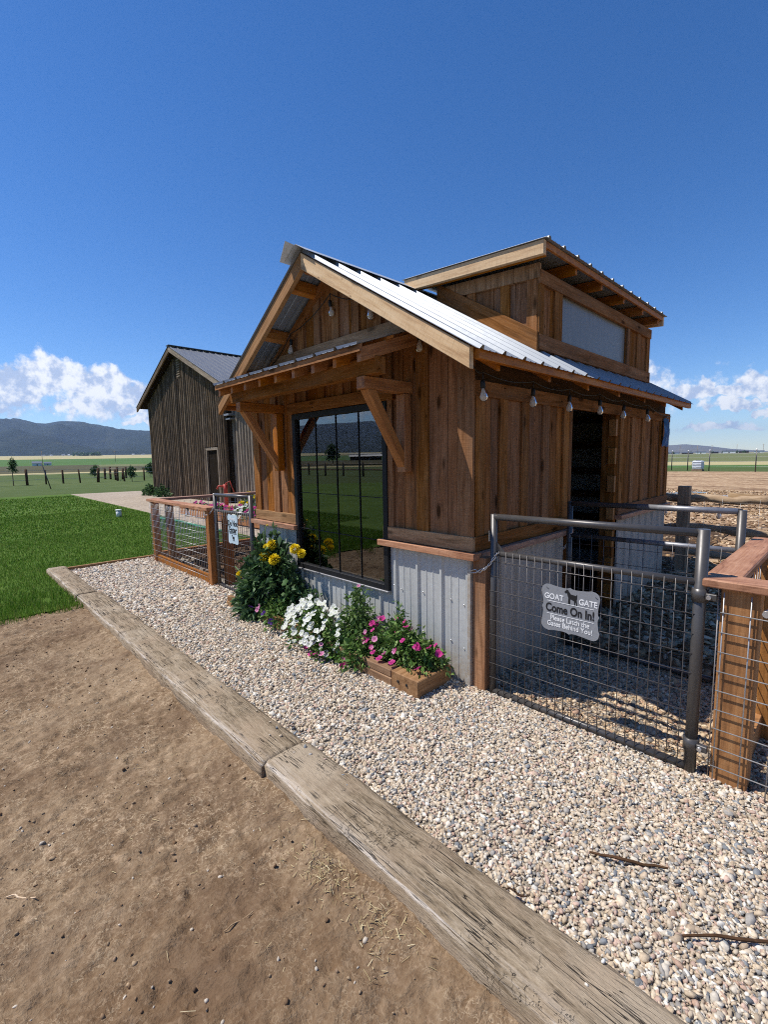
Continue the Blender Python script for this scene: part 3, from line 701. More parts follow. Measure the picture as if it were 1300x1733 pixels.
# front wall boards and battens
fx = [0, -.20, -.42, -.62, -.81]
for a, b_ in zip(fx, fx[1:]): vplank('wall_board', b_+.002, a-.002, 1.0, gt, 0, .022, M['rough'])
for a, b_ in [(-2.05,-2.26),(-2.26,-2.46),(-2.46,-2.66),(-2.66,-2.87)]: vplank('wall_board', b_+.002, a-.002, 1.0, gt, 0, .022, M['rough'])
xs = np.linspace(-.81, -2.05, 7)
for a, b_ in zip(xs, xs[1:]): vplank('wall_board', b_+.002, a-.002, 2.0, gt, .001, .022, M['rough'])
for (a, b_) in [(-.105, .022), (-.478, -.365), (-.812, -.722), (-2.145, -2.05), (-2.50, -2.39), (-2.892, -2.775)]:
    vplank('batten', a, b_, 1.0, 2.50 if a > -2.8 and b_ < 0 else (lambda x: min(gt(x), 2.44)), -.021, .001, M['batten'])
for xc in (-1.08, -1.36, -1.62, -1.9): vplank('batten', xc-.045, xc+.045, 2.14, 2.50, -.020, .002, M['batten'])
for xc in (-.62, -.87, -1.13, -1.39, -1.65, -1.91, -2.16): vplank('batten', xc-.045, xc+.045, 2.60, lambda x: gt(x)-.06, -.020, .002, M['batten'])
bx('gable_band', S, (-2.40, -.032, 2.50), (-.46, .0, 2.615), M['trim'])
for s in (1, -1):                                  # trim following the roof slope on the gable
    x0, x1 = RX, RX+s*1.25
    V = []
    for x in (x0, x1):
        for y in (-.026, .0): V += [(x, y, gt(x)-.10), (x, y, gt(x)-.004)]
    solid('gable_trim', S, [V[0],V[4],V[6],V[2],V[1],V[5],V[7],V[3]], M['rough'], (1,0,-s*SL), (0,-1,0))
bx('window_header', S, (-2.16, -.036, 2.045), (-.70, -.0, 2.145), M['rough'])
for (a, b_) in [(-.835, .028), (-2.90, -2.035)]:
    bx('band_board', S, (a, -.030, .968), (b_, .002, 1.068), M['trim'])
bx('sill', S, (-.862, -.072, .918), (.066, .02, .964), M['capwood'])
bx('sill', S, (-2.97, -.072, .916), (-2.06, .02, .962), M['capwood'])
# corrugated skirt: right, under the window, left
corr('skirt_panel', S, (-.775, -.004, .012), (1,0,0), (0,0,1), (0,-1,0), .775, .905, M['skirt'], phase=.04)
corr('skirt_panel', S, (-2.085, -.004, .012), (1,0,0), (0,0,1), (0,-1,0), 1.308, .53, M['skirt'], phase=.02)
corr('skirt_panel', S, (-2.87, -.004, .012), (1,0,0), (0,0,1), (0,-1,0), .783, .903, M['skirt'], phase=.09)
bx('corner_flashing', S, (-.014, -.028, .008), (.012, .015, .916), M['skirt'], bev=.003)
bx('skirt_backing', S, (XL, .012, .0), (0, .03, .95), M['darkwood'])
V_, F_ = lathe([(.001, .006), (.004, .005), (.0065, .002), (.0065, 0)], 8); screw_me = pymesh('screw', V_, F_, M['zinc'])
for (sx, sz) in [(-.735,.60),(-.655,.58),(-.735,.43),(-.66,.46),(-.43,.60),(-.17,.60),(-.055,.585),(-.17,.30),(-.055,.27),(-.43,.30),(-1.15,.505),(-1.42,.505),(-1.7,.505),(-1.95,.505),(-2.2,.7),(-2.45,.7)]:
    place('screw', screw_me, Matrix.Translation((sx, -.010, sz)) @ Matrix.Rotation(R(90), 4, 'X'), S)
# window
wx0, wx1, wz0, wz1 = -2.085, -.778, .545, 2.04
wf = bx('window', S, (wx0, -.034, wz0), (wx0+.05, .035, wz1), M['black'])
bx('frame', wf, (wx1-.05, -.034, wz0), (wx1, .035, wz1), M['black'])
bx('frame', wf, (wx0+.05, -.034, wz1-.05), (wx1-.05, .035, wz1), M['black'])
bx('frame', wf, (wx0+.05, -.034, wz0), (wx1-.05, .035, wz0+.045), M['black'])
bx('flashing', wf, (wx0-.004, -.046, wz0-.014), (wx1+.004, .0, wz0-.001), M['pipelight'])
bx('glass_pane', wf, (wx0+.045, -.004, wz0+.04), (wx1-.045, .002, wz1-.045), M['glass'], bev=0)
cw, ch = (wx1-wx0-.1)/4, (wz1-wz0-.095)/4
for i in (1, 2, 3):
    bx('muntin', wf, (wx0+.05+cw*i-.0026, -.012, wz0+.045), (wx0+.05+cw*i+.0026, -.0045, wz1-.05), M['black'], bev=0)
    bx('muntin', wf, (wx0+.05, -.011, wz0+.045+ch*i-.0026), (wx1-.05, -.005, wz0+.045+ch*i+.0026), M['black'], bev=0)
# side wall towards the gates
def sidebrd(name, y0, y1, z0, z1, x0, x1, mat): return bx(name, S, (x0, y0, z0), (x1, y1, z1), mat, axis=2)
ys = [0.024, .22, .42, .62, .82, 1.0, 1.2, 1.40]
for a, b_ in zip(ys, ys[1:]): sidebrd('wall_board', a+.002, b_-.002, 1.0, 2.06, -.024, 0, M['rough'])
ys = [2.60, 2.86, 3.12, 3.40, 3.66, 3.92, 4.12, 4.31]
for a, b_ in zip(ys, ys[1:]): sidebrd('wall_board', a+.002, b_-.002, 1.0, 2.06, -.024, 0, M['rough'])
for yc in (.07, .36, .66, .99, 1.35): sidebrd('batten', yc-.05, yc+.05, 1.0, 2.0, -.002, .020, M['batten'])
for yc in (2.65, 2.99, 3.33, 3.67, 4.0, 4.265): sidebrd('batten', yc-.045, yc+.045, 1.0, 2.0, -.002, .020, M['batten'])
bx('top_trim', S, (-.003, .0, 2.0), (.024, 4.31, 2.10), M['rough'])
bx('band_board', S, (.0, .0, .966), (.030, 1.40, 1.066), M['rough']); bx('band_board', S, (.0, 2.60, .966), (.030, 4.31, 1.066), M['rough'])
bx('sill', S, (-.02, .03, .918), (.072, 1.42, .962), M['capwood']); bx('sill', S, (-.02, 2.58, .918), (.072, 4.33, .962), M['capwood'])
corr('skirt_panel', S, (.003, .1, -.05), (0,1,0), (0,0,1), (1,0,0), 1.27, .965, M['skirtbounce'])
corr('skirt_panel', S, (.003, 2.63, -.06), (0,1,0), (0,0,1), (1,0,0), 1.66, .975, M['skirtbounce'])
bx('corner_post', S, (.014, -.004, -.02), (.115, .085, .935), M['batten'])
bx('jamb', S, (-.10, 1.40, -.05), (.024, 1.45, 2.0), M['rough']); bx('jamb', S, (-.14, 2.53, -.05), (.0, 2.60, 2.04), M['rough'])
for i in range(7):
    bx('jamb_block', S, (-.06, 2.495, .05+i*.29), (.012, 2.535, .22+i*.29), M['post'])
for (fa, fb_) in ((-.06, -.03), (XL+.03, XL+.06)): bx('gap_blocker', S, (fa, .03, 2.02), (fb_, 4.28, 2.33), M['darkwood'], bev=0)  # dark boards added to block light through the open eave gap
# back and far walls with girts and bright sheet inside
bx('back_wall', S, (XL, 4.285, -.05), (-.03, 4.31, 2.1), M['rough'], bev=0)
solid('back_gable', S, [(XL,4.285,2.1),(-.03,4.285,2.1),(RX,4.285,zr(RX)-.06),(XL,4.31,2.1),(-.03,4.31,2.1),(RX,4.31,zr(RX)-.06)], M['rough'], (0,0,1), (0,-1,0), [(0,1,2),(3,5,4),(0,3,4,1),(1,4,5,2),(2,5,3,0)])
bx('side_wall', S, (XL, .03, -.05), (XL+.025, 4.28, 2.08), M['rough'], bev=0)
corr('inner_panel', S, (-2.8, 4.275, -.02), (1,0,0), (0,0,1), (0,-1,0), 2.7, 2.3, M['inner'], pitch=.2)
for z in (.3, .72, 1.05, 1.38, 1.74, 2.10): bx('girt', S, (-2.82, 4.15, z-.045), (-.10, 4.245, z+.045), M['darkwood'])
for x_ in (-2.2, -1.45, -.72): bx('stud', S, (x_-.025, 4.12, 0), (x_+.025, 4.148, 2.3), M['darkwood'])
for y_ in (.4, 1.2, 2.0, 2.8, 3.6): bx('stud', S, (XL+.03, y_-.025, 0), (XL+.12, y_+.025, 2.1), M['darkwood'])
for x_ in (-.30, -.62): bx('stud', S, (x_-.025, .03, 0), (x_+.025, .10, 2.3), M['darkwood'])
# main roof: five sheets a side, rafters, rake boards, ridge cap
Y0, Y1 = -.33, 4.37
pw = (Y1-Y0)/5
xe = .262; HL = math.hypot(xe-RX, SL*(xe-RX))
for i in range(5):
    corr('roof_panel', S, (RX, Y0+pw*i, RZ+.001*(i % 2)), (0,1,0), (1,0,-SL), (SL,0,1), pw, HL, M['roofm'], pitch=pw/4, phase=.03, rib=.022)
    corr('roof_panel', S, (RX, Y0+pw*i, RZ+.001*(i % 2)), (0,1,0), (-1,0,-SL), (-SL,0,1), pw, HL, M['roofm'], pitch=pw/4, phase=.03, rib=.022)
def rafter(name, y0, y1, xa, xb, drop, dep, mat, parent=S):
    s = 1 if xb > xa else -1
    V = [(x, y, zr(x)-drop-k) for k in (dep, 0) for (x, y) in ((xa, y0), (xb, y0), (xb, y1), (xa, y1))]
    return solid(name, parent, V, mat, (s, 0, -SL), (0, 1, 0), bev=.003)
for s, xend in ((1, .205), (-1, -3.065)):
    rafter('rake_board', -.315, -.275, RX+s*.001, xend, .014, .125, M['raw'] if s > 0 else M['rawdark'])
    for y in (.02, .70, 1.38, 2.08, 2.80, 3.52, 4.22): rafter('rafter', y, y+.04, RX+s*.022, RX+s*1.60, .016, .115, M['cedar'])
    for t in (.22, .70, 1.2, 1.52):                # lookouts carrying the rake board
        x = RX+s*t; V = [(x_, y, zr(x_)-.018-k) for k in (.085, 0) for (x_, y) in ((x-.02, -.274), (x+.02, -.274), (x+.02, .0), (x-.02, .0))]
        solid('lookout', S, V, M['cedar'], (0,1,0), (0,0,1))
bx('ridge_board', S, (RX-.02, -.27, zr(RX)-.16), (RX+.02, 4.34, zr(RX)-.022), M['cedar'])
zf = zr(.2)
bx('fascia', S, (.207, -.27, zf-.085), (.240, 4.34, zf-.028), M['cedar'])
bx('fascia', S, (-3.10, -.27, zf-.085), (-3.067, 4.34, zf-.028), M['cedar'])
for s in (1, -1):
    V = [(RX, -.36, RZ+.038), (RX+s*.15, -.365, RZ+.038-.15*SL+.004), (RX+s*.15, 4.4, RZ+.034-.15*SL), (RX, 4.4, RZ+.038)]
    V = V + [(a, b_, c-.002) for a, b_, c in V]
    solid('ridge_cap', S, [V[4],V[5],V[6],V[7],V[0],V[1],V[2],V[3]], M['galv'], (0,1,0), (s*SL,0,1))
V = [(RX-.02, -.44, RZ+.045), (RX-.17, -.40, RZ-.055), (RX-.16, -.30, RZ-.06), (RX-.01, -.30, RZ+.03)]
solid('ridge_cap_end', S, [(a, b_, c-.002) for a, b_, c in V]+V, M['galv'], (0,1,0), (-SL,0,1))
# awning over the window
ax0, ax1 = -2.475, -.395; ay0, az0, az1 = -.625, 2.305, 2.52; asl = (az1-az0)/-ay0
aw = corr('awning_roof', S, (ax0, ay0, az0), (1,0,0), (0,-ay0,az1-az0), (0,-asl,1), ax1-ax0, math.hypot(ay0, az1-az0), M['roofm'], pitch=.231, rib=.020, phase=-.02)
def az_(y): return az0 + (y-ay0)*asl
def araf(name, x0, x1, y0, y1, drop, dep, mat, parent=aw):
    V = [(x, y, az_(y)-drop-k) for k in (dep, 0) for (x, y) in ((x0, y0), (x1, y0), (x1, y1), (x0, y1))]
    return solid(name, parent, V, mat, (0,1,asl), (1,0,0), bev=.002)
for xc in np.linspace(-2.43, -.44, 9): araf('rafter', xc-.019, xc+.019, -.588, -.022, .024, .088, M['cedar'])
solid('edge_board', aw, [(x, y, az_(y)-.004-k) for k in (.042, 0) for (x, y) in ((ax0+.01, -.612), (ax1-.01, -.612), (ax1-.01, -.590), (ax0+.01, -.590))], M['batten'], (1,0,0), (0,-1,0))
for yb in (-.34, -.12): solid('purlin', aw, [(x, y, az_(y)-.003-k) for k in (.02, 0) for (x, y) in ((ax0+.01, yb-.03), (ax1-.01, yb-.03), (ax1-.01, yb+.03), (ax0+.01, yb+.03))], M['cedar'], (1,0,0), (0,0,1))
bx('beam', aw, (-2.465, -.468, 2.152), (-.415, -.378, 2.262), M['batten'], bev=.004)
def bracket(xc):
    b_ = bx('bracket', S, (xc-.042, -.095, 1.50), (xc+.042, -.022, 2.064), M['cedar'], bev=.004)
    bx('arm', b_, (xc-.041, -.475, 2.066), (xc+.041, -.0, 2.150), M['cedar'], bev=.005)
    V = [(x, y, z) for x in (xc-.038, xc+.038) for (y, z) in ((-.094, 1.535), (-.094, 1.645), (-.365, 2.065), (-.445, 2.065))]
    solid('brace', b_, V, M['cedar'], (0, -.32, .47), (1,0,0), [(0,1,2,3),(4,7,6,5),(0,4,5,1),(1,5,6,2),(2,6,7,3),(3,7,4,0)], bev=.003)
bracket(-.562); bracket(-2.30)
# raised roof window (dormer)
dz0 = lambda x: 3.222 + (x-.04)*(-.068)            # dormer roof, underside of sheet
DX, DY0, DY1 = -.12, 1.08, 3.80
dw = (3.9-.87)/4
dr = None
for i in range(4):
    o = corr('dormer_roof' if i == 0 else 'sheet', S if i == 0 else dr, (RX-.02, .87+dw*i, dz0(RX-.02)), (0,1,0), (1,0,-.068), (.068,0,1), dw, 1.50, M['roofm'], pitch=dw/3, phase=.03, rib=.02)
    if i == 0: dr = o
def drf(name, y0, y1, xa, xb, drop, dep, mat):
    V = [(x, y, dz0(x)-drop-k) for k in (dep, 0) for (x, y) in ((xa, y0), (xb, y0), (xb, y1), (xa, y1))]
    return solid(name, dr, V, mat, (1,0,-.068), (0,1,0), bev=.003)
drf('rake_board', .885, .925, RX, .018, .004, .105, M['raw']); drf('rake_board', 3.83, 3.87, RX, .018, .004, .105, M['raw'])
for y in (.95, 1.5, 2.05, 2.62, 3.2, 3.74): drf('rafter', y, y+.04, RX+.05, -.012, .006, .092, M['cedar'])
drf('fascia', .926, 3.829, -.010, .016, .004, .05, M['cedar'])
# dormer cheek facing the front
ct = lambda x: dz0(x)-.10
cb = lambda x: zr(x)-.02
def cheek(name, x0, x1, lo, hi, y0, y1, mat):
    V = [(x0,y0,lo(x0)),(x1,y0,lo(x1)),(x1,y1,lo(x1)),(x0,y1,lo(x0)),(x0,y0,hi(x0)),(x1,y0,hi(x1)),(x1,y1,hi(x1)),(x0,y1,hi(x0))]
    return solid(name, dr, V, mat, (0,0,1), (0,-1,0), bev=.002)
cx_ = [-.12, -.33, -.54, -.75, -.95, -1.12]
for a, b_ in zip(cx_, cx_[1:]): cheek('cheek_board', b_+.002, a-.002, cb, ct, DY0, DY0+.022, M['batten'])
for (a, b_) in [(-.215, -.118), (-.465, -.375), (-.815, -.725)]: cheek('cheek_batten', a, b_, lambda x: cb(x)+.02, ct, DY0-.020, DY0+.001, M['batten'])
cheek('cheek_trim', -1.10, -.10, lambda x: ct(x)-.115, ct, DY0-.034, DY0-.0, M['trim'])
V = [(x, y, cb(x)+k) for k in (.03, .19) for (x, y) in ((-1.15, DY0-.040), (-.105, DY0-.040), (-.105, DY0-.0), (-1.15, DY0-.0))]
solid('cheek_trim', dr, V, M['batten'], (1,0,-SL), (0,-1,0), bev=.003)
# dormer front facing the gates
bx('dormer_header', dr, (DX-.004, DY0-.02, 2.975), (DX+.030, DY1+.01, 3.082), M['batten'])
bx('dormer_sill_board', dr, (DX-.004, DY0-.02, 2.462), (DX+.030, DY1+.01, 2.582), M['rough'])
for (a, b_) in [(DY0, 1.28), (1.28, 1.48), (3.04, 3.30), (3.30, 3.56), (3.56, 3.8)]: bx('dormer_board', dr, (DX-.024, a+.002, 2.5), (DX, b_-.002, 3.05), M['rough'])
for (a, b_) in [(DY0-.015, DY0+.06), (1.33, 1.47), (3.05, 3.12), (3.36, 3.46), (3.70, 3.80)]: bx('dormer_batten', dr, (DX-.002, a, 2.575), (DX+.020, b_, 2.98), M['batten'])
bx('dormer_pane', dr, (DX-.020, 1.46, 2.55), (DX-.012, 3.06, 3.0), M['poly'], bev=0)
bx('dormer_back', dr, (RX+.02, DY1-.02, 2.4), (DX-.02, DY1, 3.1), M['rough'], bev=0)
# ------------------------------------------------------------------ string lights
V_, F_ = lathe([(.006, .05), (.013, .048), (.016, .03), (.017, .002), (.015, 0)], 10); socket_me = pymesh('socket', V_, F_, M['rubber'])
V_, F_ = lathe([(.012, 0), (.014, -.012), (.024, -.035), (.029, -.052), (.028, -.066), (.020, -.08), (.008, -.087), (.001, -.088)], 12); bulb_me = pymesh('bulb', V_, F_, M['bulb'])
V_, F_ = lathe([(.003, 0), (.0035, -.03), (.007, -.042), (.006, -.056), (.002, -.062)], 6); fil_me = pymesh('filament', V_, F_, M['raw'])
def lights(name, label, bulbs, extra0, extra1, sag=.04, drop=.05):
    t = thing(name, (bulbs[0][0], bulbs[0][1], bulbs[0][2]), label, 'string lights')
    kn = [Vector(extra0)] + [Vector(b_) + Vector((0, 0, .07+drop)) for b_ in bulbs] + [Vector(extra1)]
    pts = []
    for a, b_ in zip(kn, kn[1:]):
        for i in range(8):
            u = i/8; p = a.lerp(b_, u); p.z -= sag*4*u*(1-u); pts.append(p)
    pts.append(kn[-1]); tube('cable', t, pts, .0042, M['cable'], 6)
    for b_ in bulbs:
        mw = Matrix.Translation(Vector(b_)+Vector((0, 0, .02))) @ Matrix.Rotation(rnd.uniform(-.12, .12), 4, 'X') @ Matrix.Rotation(rnd.uniform(-.12, .12), 4, 'Y')
        s = place('socket', socket_me, mw, t); bb = place('bulb', bulb_me, mw, t); place('filament', fil_me, mw, bb)
        tube('lead', t, [Vector(b_)+Vector((0,0,.065)), Vector(b_)+Vector((0,0,.075+drop))], .0035, M['cable'], 6)
lights('string_lights', 'black cable with clear bulbs swagged under the gable peak and awning', [(-2.02, -.05, 2.66), (-1.40, -.05, 2.86), (-.915, -.05, 2.73), (-.41, -.05, 2.40)], (-2.5, -.04, 2.52), (.03, -.05, 2.20))
lights('string_lights', 'black cable with clear bulbs along the eave above the shed doorway', [(.07, .02, 2.02), (.085, .64, 2.02), (.085, 1.24, 2.02), (.085, 1.87, 2.03), (.085, 2.47, 2.02), (.085, 3.2, 2.02)], (.03, -.045, 2.2), (.06, 4.2, 2.06), .03)
# blue bag hanging on the far corner
bg_ = thing('blue_bag', (.03, 4.12, 1.72), 'blue printed bag hung on the far corner of the shed', 'bag')
me = bpy.data.meshes.new('bag'); bm = bmesh.new(); bmesh.ops.create_grid(bm, x_segments=6, y_segments=9, size=1)
for v in bm.verts:
    x, y = v.co.x, v.co.y; v.co = ((1-x*x)*(1-y*y*.6)*.03 + .012*math.sin(5*x+3*y), x*(.085-.02*(y > .6)), y*.16 + .012*math.sin(7*x))
bmesh.ops.solidify(bm, geom=bm.faces[:], thickness=.02); bm.to_mesh(me); bm.free(); me.materials.append(M['bluebag'])
place('bag_body', me, Matrix.Translation((.05, 4.04, 1.87)), bg_); tube('hook', bg_, [(.022, 4.04, 2.06), (.06, 4.04, 2.05), (.05, 4.04, 2.02)], .004, M['zinc'], 6)

# ================================================================== gates
def link_mesh(L=.034, w=.013, r=.0028):
    pts = []
    for i in range(12):
        a = 2*math.pi*i/12; x = math.cos(a)*w*.5; z = math.sin(a)*w*.5 + (L*.5-w*.5)*(1 if math.sin(a) >= 0 else -1); pts.append((x, 0, z))
    return tube_mesh(pts, r, 6, closed=True)
LV, LF = link_mesh(); link_me = pymesh('chain_link', LV, LF, M['zinc'])
def chain(parent, a, b, n=8):
    a, b = Vector(a), Vector(b); first = None; d = (b-a).normalized()
    for i in range(n):
        u = (i+.5)/n; p = a.lerp(b, u); p.z -= .03*4*u*(1-u)
        q = d.to_track_quat('Z', 'Y') @ Quaternion((0, 0, 1), math.pi/2*(i % 2)+.3)
        o = place('chain' if first is None else 'chain_link', link_me, Matrix.Translation(p) @ q.to_matrix().to_4x4(), first or parent); first = first or o
    tube('snap_hook', first, [b+Vector((.0,0,.005)), b+Vector((-.012,-.004,-.012)), b+Vector((-.05,-.006,-.02)), b+Vector((-.055,-.006,-.005)), b+Vector((-.02,-.004,.008))], .0035, M['zinc'], 6, closed=True)
def gate(label, xa, xb, y, zb, zt, zm, wire_mat, pr_=.021, tall=1.0, dx=.05, dzw=.104, group=None, over=.03, zb2=None, wr=.0023):
    t = thing('metal_gate', ((xa+xb)/2, y, zb-.02), label, 'gate', group)
    zb2 = zb if zb2 is None else zb2
    tube('stile', t, [(xa, y, zb-.025), (xa, y, zt+.018)], pr_+.002, M['pipe'], 14)
    tube('stile', t, [(xb, y, zb2-.035), (xb, y, zt+over)], pr_+.006, M['pipe'], 14)
    tube('rail', t, [(xa, y, zt), (xb, y, zt+.01)], pr_, M['pipe'], 14)
    tube('rail', t, [(xa, y, zm), (xb, y, zm+.012)], pr_-.003, M['pipe'], 14)
    tube('rail', t, [(xa, y, zb), (xb, y, zb2)], pr_-.002, M['pipe'], 14)
    n = round((xb-xa)/dx)
    for i in range(1, n):
        x = xa+(xb-xa)*i/n; tube('wire', t, [(x, y-.021, zb-.012), (x, y-.019, zm+.02)], wr, wire_mat, 5)
    k = int((zm-zb)/dzw)
    for i in range(1, k+1):
        z = zb + (zm-zb)*i/(k+.5); tube('wire', t, [(xa-.012, y-.023, z), ((xa+xb)/2, y-.023+.003*math.sin(i*2.1), z+.004), (xb+.01, y-.023, z+.008)], wr, wire_mat, 5)
    return t
G1 = gate('grey tube mesh gate with the scalloped sign, hinged to the orange post', .155, 1.303, .03, .028, 1.212, .972, M['darkwire'], zb2=.035)
for z in (.925, .165):                              # hinges
    h = tube('hinge', G1, [(1.303, .03, z-.032), (1.303, .03, z+.032)], .035, M['pipe'], 14)
    bx('hinge_strap', h, (1.33, .0, z-.016), (1.375, .028, z+.016), M['pipe'], bev=.003)
    tube('hinge_bolt', h, [(1.345, -.012, z), (1.345, .02, z)], .010, M['zinc'], 8)
bx('latch_plate', G1, (.128, .01, 1.05), (.134, .05, 1.12), M['zinc'], bev=.001)
solid('gusset', G1, [(.17,.027,.99),(.235,.027,.99),(.17,.027,1.055),(.17,.033,.99),(.235,.033,.99),(.17,.033,1.055)], M['pipe'], (1,0,0), (0,-1,0), [(0,2,1),(3,4,5),(0,1,4,3),(1,2,5,4),(2,0,3,5)])
chain(G1, (.20, .0, .985), (.065, -.02, .845), 9)
G2 = gate('grey tube gate with wire mesh beside the shed doorway, behind the signed gate', .09, 1.262, 1.30, -.03, 1.195, .925, M['darkwire'], dx=.10, dzw=.12, zb2=-.01, over=.02)
tube('worn_sleeve', G2, [(.62, 1.30, 1.1993), (1.24, 1.30, 1.2050)], .0218, M['pipelight'], 14)
tube('worn_sleeve', G2, [(.55, 1.30, .9298), (1.24, 1.30, .9370)], .0189, M['pipelight'], 14)
chain(G2, (.115, 1.27, .95), (.03, 1.33, .80), 8)
G3 = gate('grey tube gate with wire mesh carrying the pale do not enter sign', -3.88, -2.95, -.055, .03, 1.19, .99, M['darkwire'])
chain(G3, (-3.87, -.085, 1.03), (-4.0, -.14, .93), 7)
# ------------------------------------------------------------------ signs
def plate(name, parent, cx, cz, w, h, y, mat, th=.0025, wob=.035):
    """plate with a bracket-shaped outline: rounded corners, pinched sides with a point in the middle"""
    pts = []
    def side(p, q, nrm):
        for i in range(14):
            u = i/14; b_ = p[0]+(q[0]-p[0])*u, p[1]+(q[1]-p[1])*u
            d = -wob*.9*math.sin(math.pi*min(u, 1-u)*2*.5*2)*.5 if .12 < u < .88 else 0
            d = -wob*(math.sin(math.pi*u)**.6)*.55 + wob*.75*max(0, 1-abs(u-.5)/.09)*.5
            pts.append((b_[0]+nrm[0]*d, b_[1]+nrm[1]*d))
    c = .05; W2, H2 = w/2, h/2
    def corner(cx0, cz0, a0):
        for i in range(6): a = a0+R(90)*i/5; pts.append((cx0+c*.75*math.cos(a), cz0+c*.75*math.sin(a)))
    side((-W2+c, -H2), (W2-c, -H2), (0,-1)); corner(W2-c*.8, -H2+c*.8, R(-90))
    side((W2, -H2+c), (W2, H2-c), (1,0)); corner(W2-c*.8, H2-c*.8, 0)
    side((W2-c, H2), (-W2+c, H2), (0,1)); corner(-W2+c*.8, H2-c*.8, R(90))
    side((-W2, H2-c), (-W2, -H2+c), (-1,0)); corner(-W2+c*.8, -H2+c*.8, R(180))
    n = len(pts); V = [(cx+x, y, cz+z) for x, z in pts]+[(cx+x, y+th, cz+z) for x, z in pts]
    F = [tuple(range(n)), tuple(range(2*n-1, n-1, -1))]+[(i, n+i, n+(i+1) % n, (i+1) % n) for i in range(n)]
    return solid(name, parent, V, mat, (1,0,0), (0,-1,0), F)
GOAT = [(-.50,.34),(-.46,.43),(-.36,.50),(-.33,.58),(-.29,.52),(-.20,.56),(-.23,.48),(-.13,.42),(-.10,.34),(.0,.24),(.22,.22),(.36,.20),(.42,.28),(.46,.30),(.44,.18),(.45,.04),(.42,-.10),(.44,-.26),(.46,-.40),(.47,-.52),(.40,-.52),(.38,-.38),(.31,-.22),(.33,-.52),(.26,-.52),(.22,-.20),(.05,-.14),(-.06,-.12),(-.06,-.34),(-.04,-.52),(-.12,-.52),(-.14,-.34),(-.16,-.52),(-.22,-.52),(-.21,-.30),(-.19,-.06),(-.25,.08),(-.29,.28),(-.38,.28),(-.45,.26)]
def goat(parent, cx, cz, s, y, mat):
    from mathutils.geometry import tessellate_polygon
    P = [Vector((x*s+cx, y, z*s+cz)) for x, z in GOAT]; tri = tessellate_polygon([[Vector((p.x, p.z, 0)) for p in P]])
    me = bpy.data.meshes.new('goat_emblem'); me.from_pydata(P, [], [tuple(t) for t in tri]); me.update(); me.materials.append(mat)
    return place('goat_emblem', me, Matrix.Identity(4), parent)
scx, scz, sy = .682, .705, -.0005
SG = thing('goat_gate_sign', (scx, sy, scz), 'grey scalloped metal sign with white and black lettering wired to the gate', 'sign')
plate('plate', SG, scx, scz, .345, .285, sy, M['signgrey'], wob=.024)
ty = sy-.0012
text('GOAT', .047, M['white'], 'lettering', SG, (scx-.094, ty, scz+.053), .0009, sx=.88)
text('GATE', .047, M['white'], 'lettering', SG, (scx+.106, ty, scz+.053), .0009, sx=.88)
goat(SG, scx+.008, scz+.083, .078, ty, M['ink'])
for z in (.040, -.037): bx('rule', SG, (scx-.135, ty-.0004, scz+z-.0016), (scx+.140, ty+.0004, scz+z+.0016), M['white'], bev=0)
text('Come On In!', .070, M['ink'], 'lettering', SG, (scx, ty, scz-.022), .0016, sx=.76)
text('Please Latch the', .042, M['white'], 'lettering', SG, (scx+.002, ty, scz-.073), .0005, sx=.84)
text('Gates Behind You!', .042, M['white'], 'lettering', SG, (scx+.002, ty, scz-.109), .0005, sx=.84)
for (a, b_) in ((-.14, .118), (.145, .112)): tube('tie_wire', SG, [(scx+a, .012, scz+b_+.01), (scx+a, ty-.001, scz+b_), (scx+a+.012, ty-.001, scz+b_-.006), (scx+a+.01, .012, scz+b_)], .0012, M['ink'], 5)
dcx, dcz, dy = -3.365, .80, -.084
SD = thing('entry_sign', (dcx, dy, dcz), 'small pale blue sign lettered do not enter on the mesh gate', 'sign')
plate('plate', SD, dcx, dcz, .26, .36, dy, M['signblue'], wob=.02)
for body, s_, z_, bo, sx_, mt in (('Please', .05, .11, .001, 1, M['white']), ('Do Not', .092, .040, .0022, .80, M['ink']), ('Enter', .104, -.042, .0024, .86, M['ink'])):
    text(body, s_, mt, 'lettering', SD, (dcx, dy-.0012, dcz+z_), bo, sx=sx_)
bx('rule', SD, (dcx-.09, dy-.0016, dcz-.056), (dcx+.09, dy-.0008, dcz-.051), M['ink'], bev=0)
goat(SD, dcx, dcz-.105, .07, dy-.0012, M['ink'])

# ================================================================== fences
def wires_x(t, xa, xb, y, z0, z1, dx, dzw, r, mat):
    n = max(1, round((xb-xa)/dx))
    for i in range(n+1):
        x = xa+(xb-xa)*i/n; tube('wire', t, [(x, y, z0), (x+.002*math.sin(i), y, z1)], r, mat, 5)
    k = round((z1-z0)/dzw)
    for i in range(1, k): z = z0+(z1-z0)*i/k; tube('wire', t, [(xa-.01, y-r*1.8, z), (xb, y-r*1.8, z-.002)], r, mat, 5)
def wires_y(t, x, ya, yb, z0, z1, dy_, dzw, r, mat):
    n = max(1, round((yb-ya)/dy_))
    for i in range(n+1): y = ya+(yb-ya)*i/n; tube('wire', t, [(x, y, z0), (x, y, z1)], r, mat, 5)
    k = round((z1-z0)/dzw)
    for i in range(1, k): z = z0+(z1-z0)*i/k; tube('wire', t, [(x, ya, z), (x, yb, z)], r, mat, 5)
FR = thing('mesh_fence', (1.46, .1, 0), 'orange stained post and rail fence with wire mesh at the gate hinges', 'fence')
bx('post', FR, (1.385, .034, -.04), (1.53, .15, .972), M['post'], bev=.006)
bx('post', FR, (1.47, .72, -.06), (1.61, .86, .972), M['post'], bev=.006)
bx('post', FR, (1.31, 1.34, -.06), (1.43, 1.45, .972), M['post'], bev=.006)
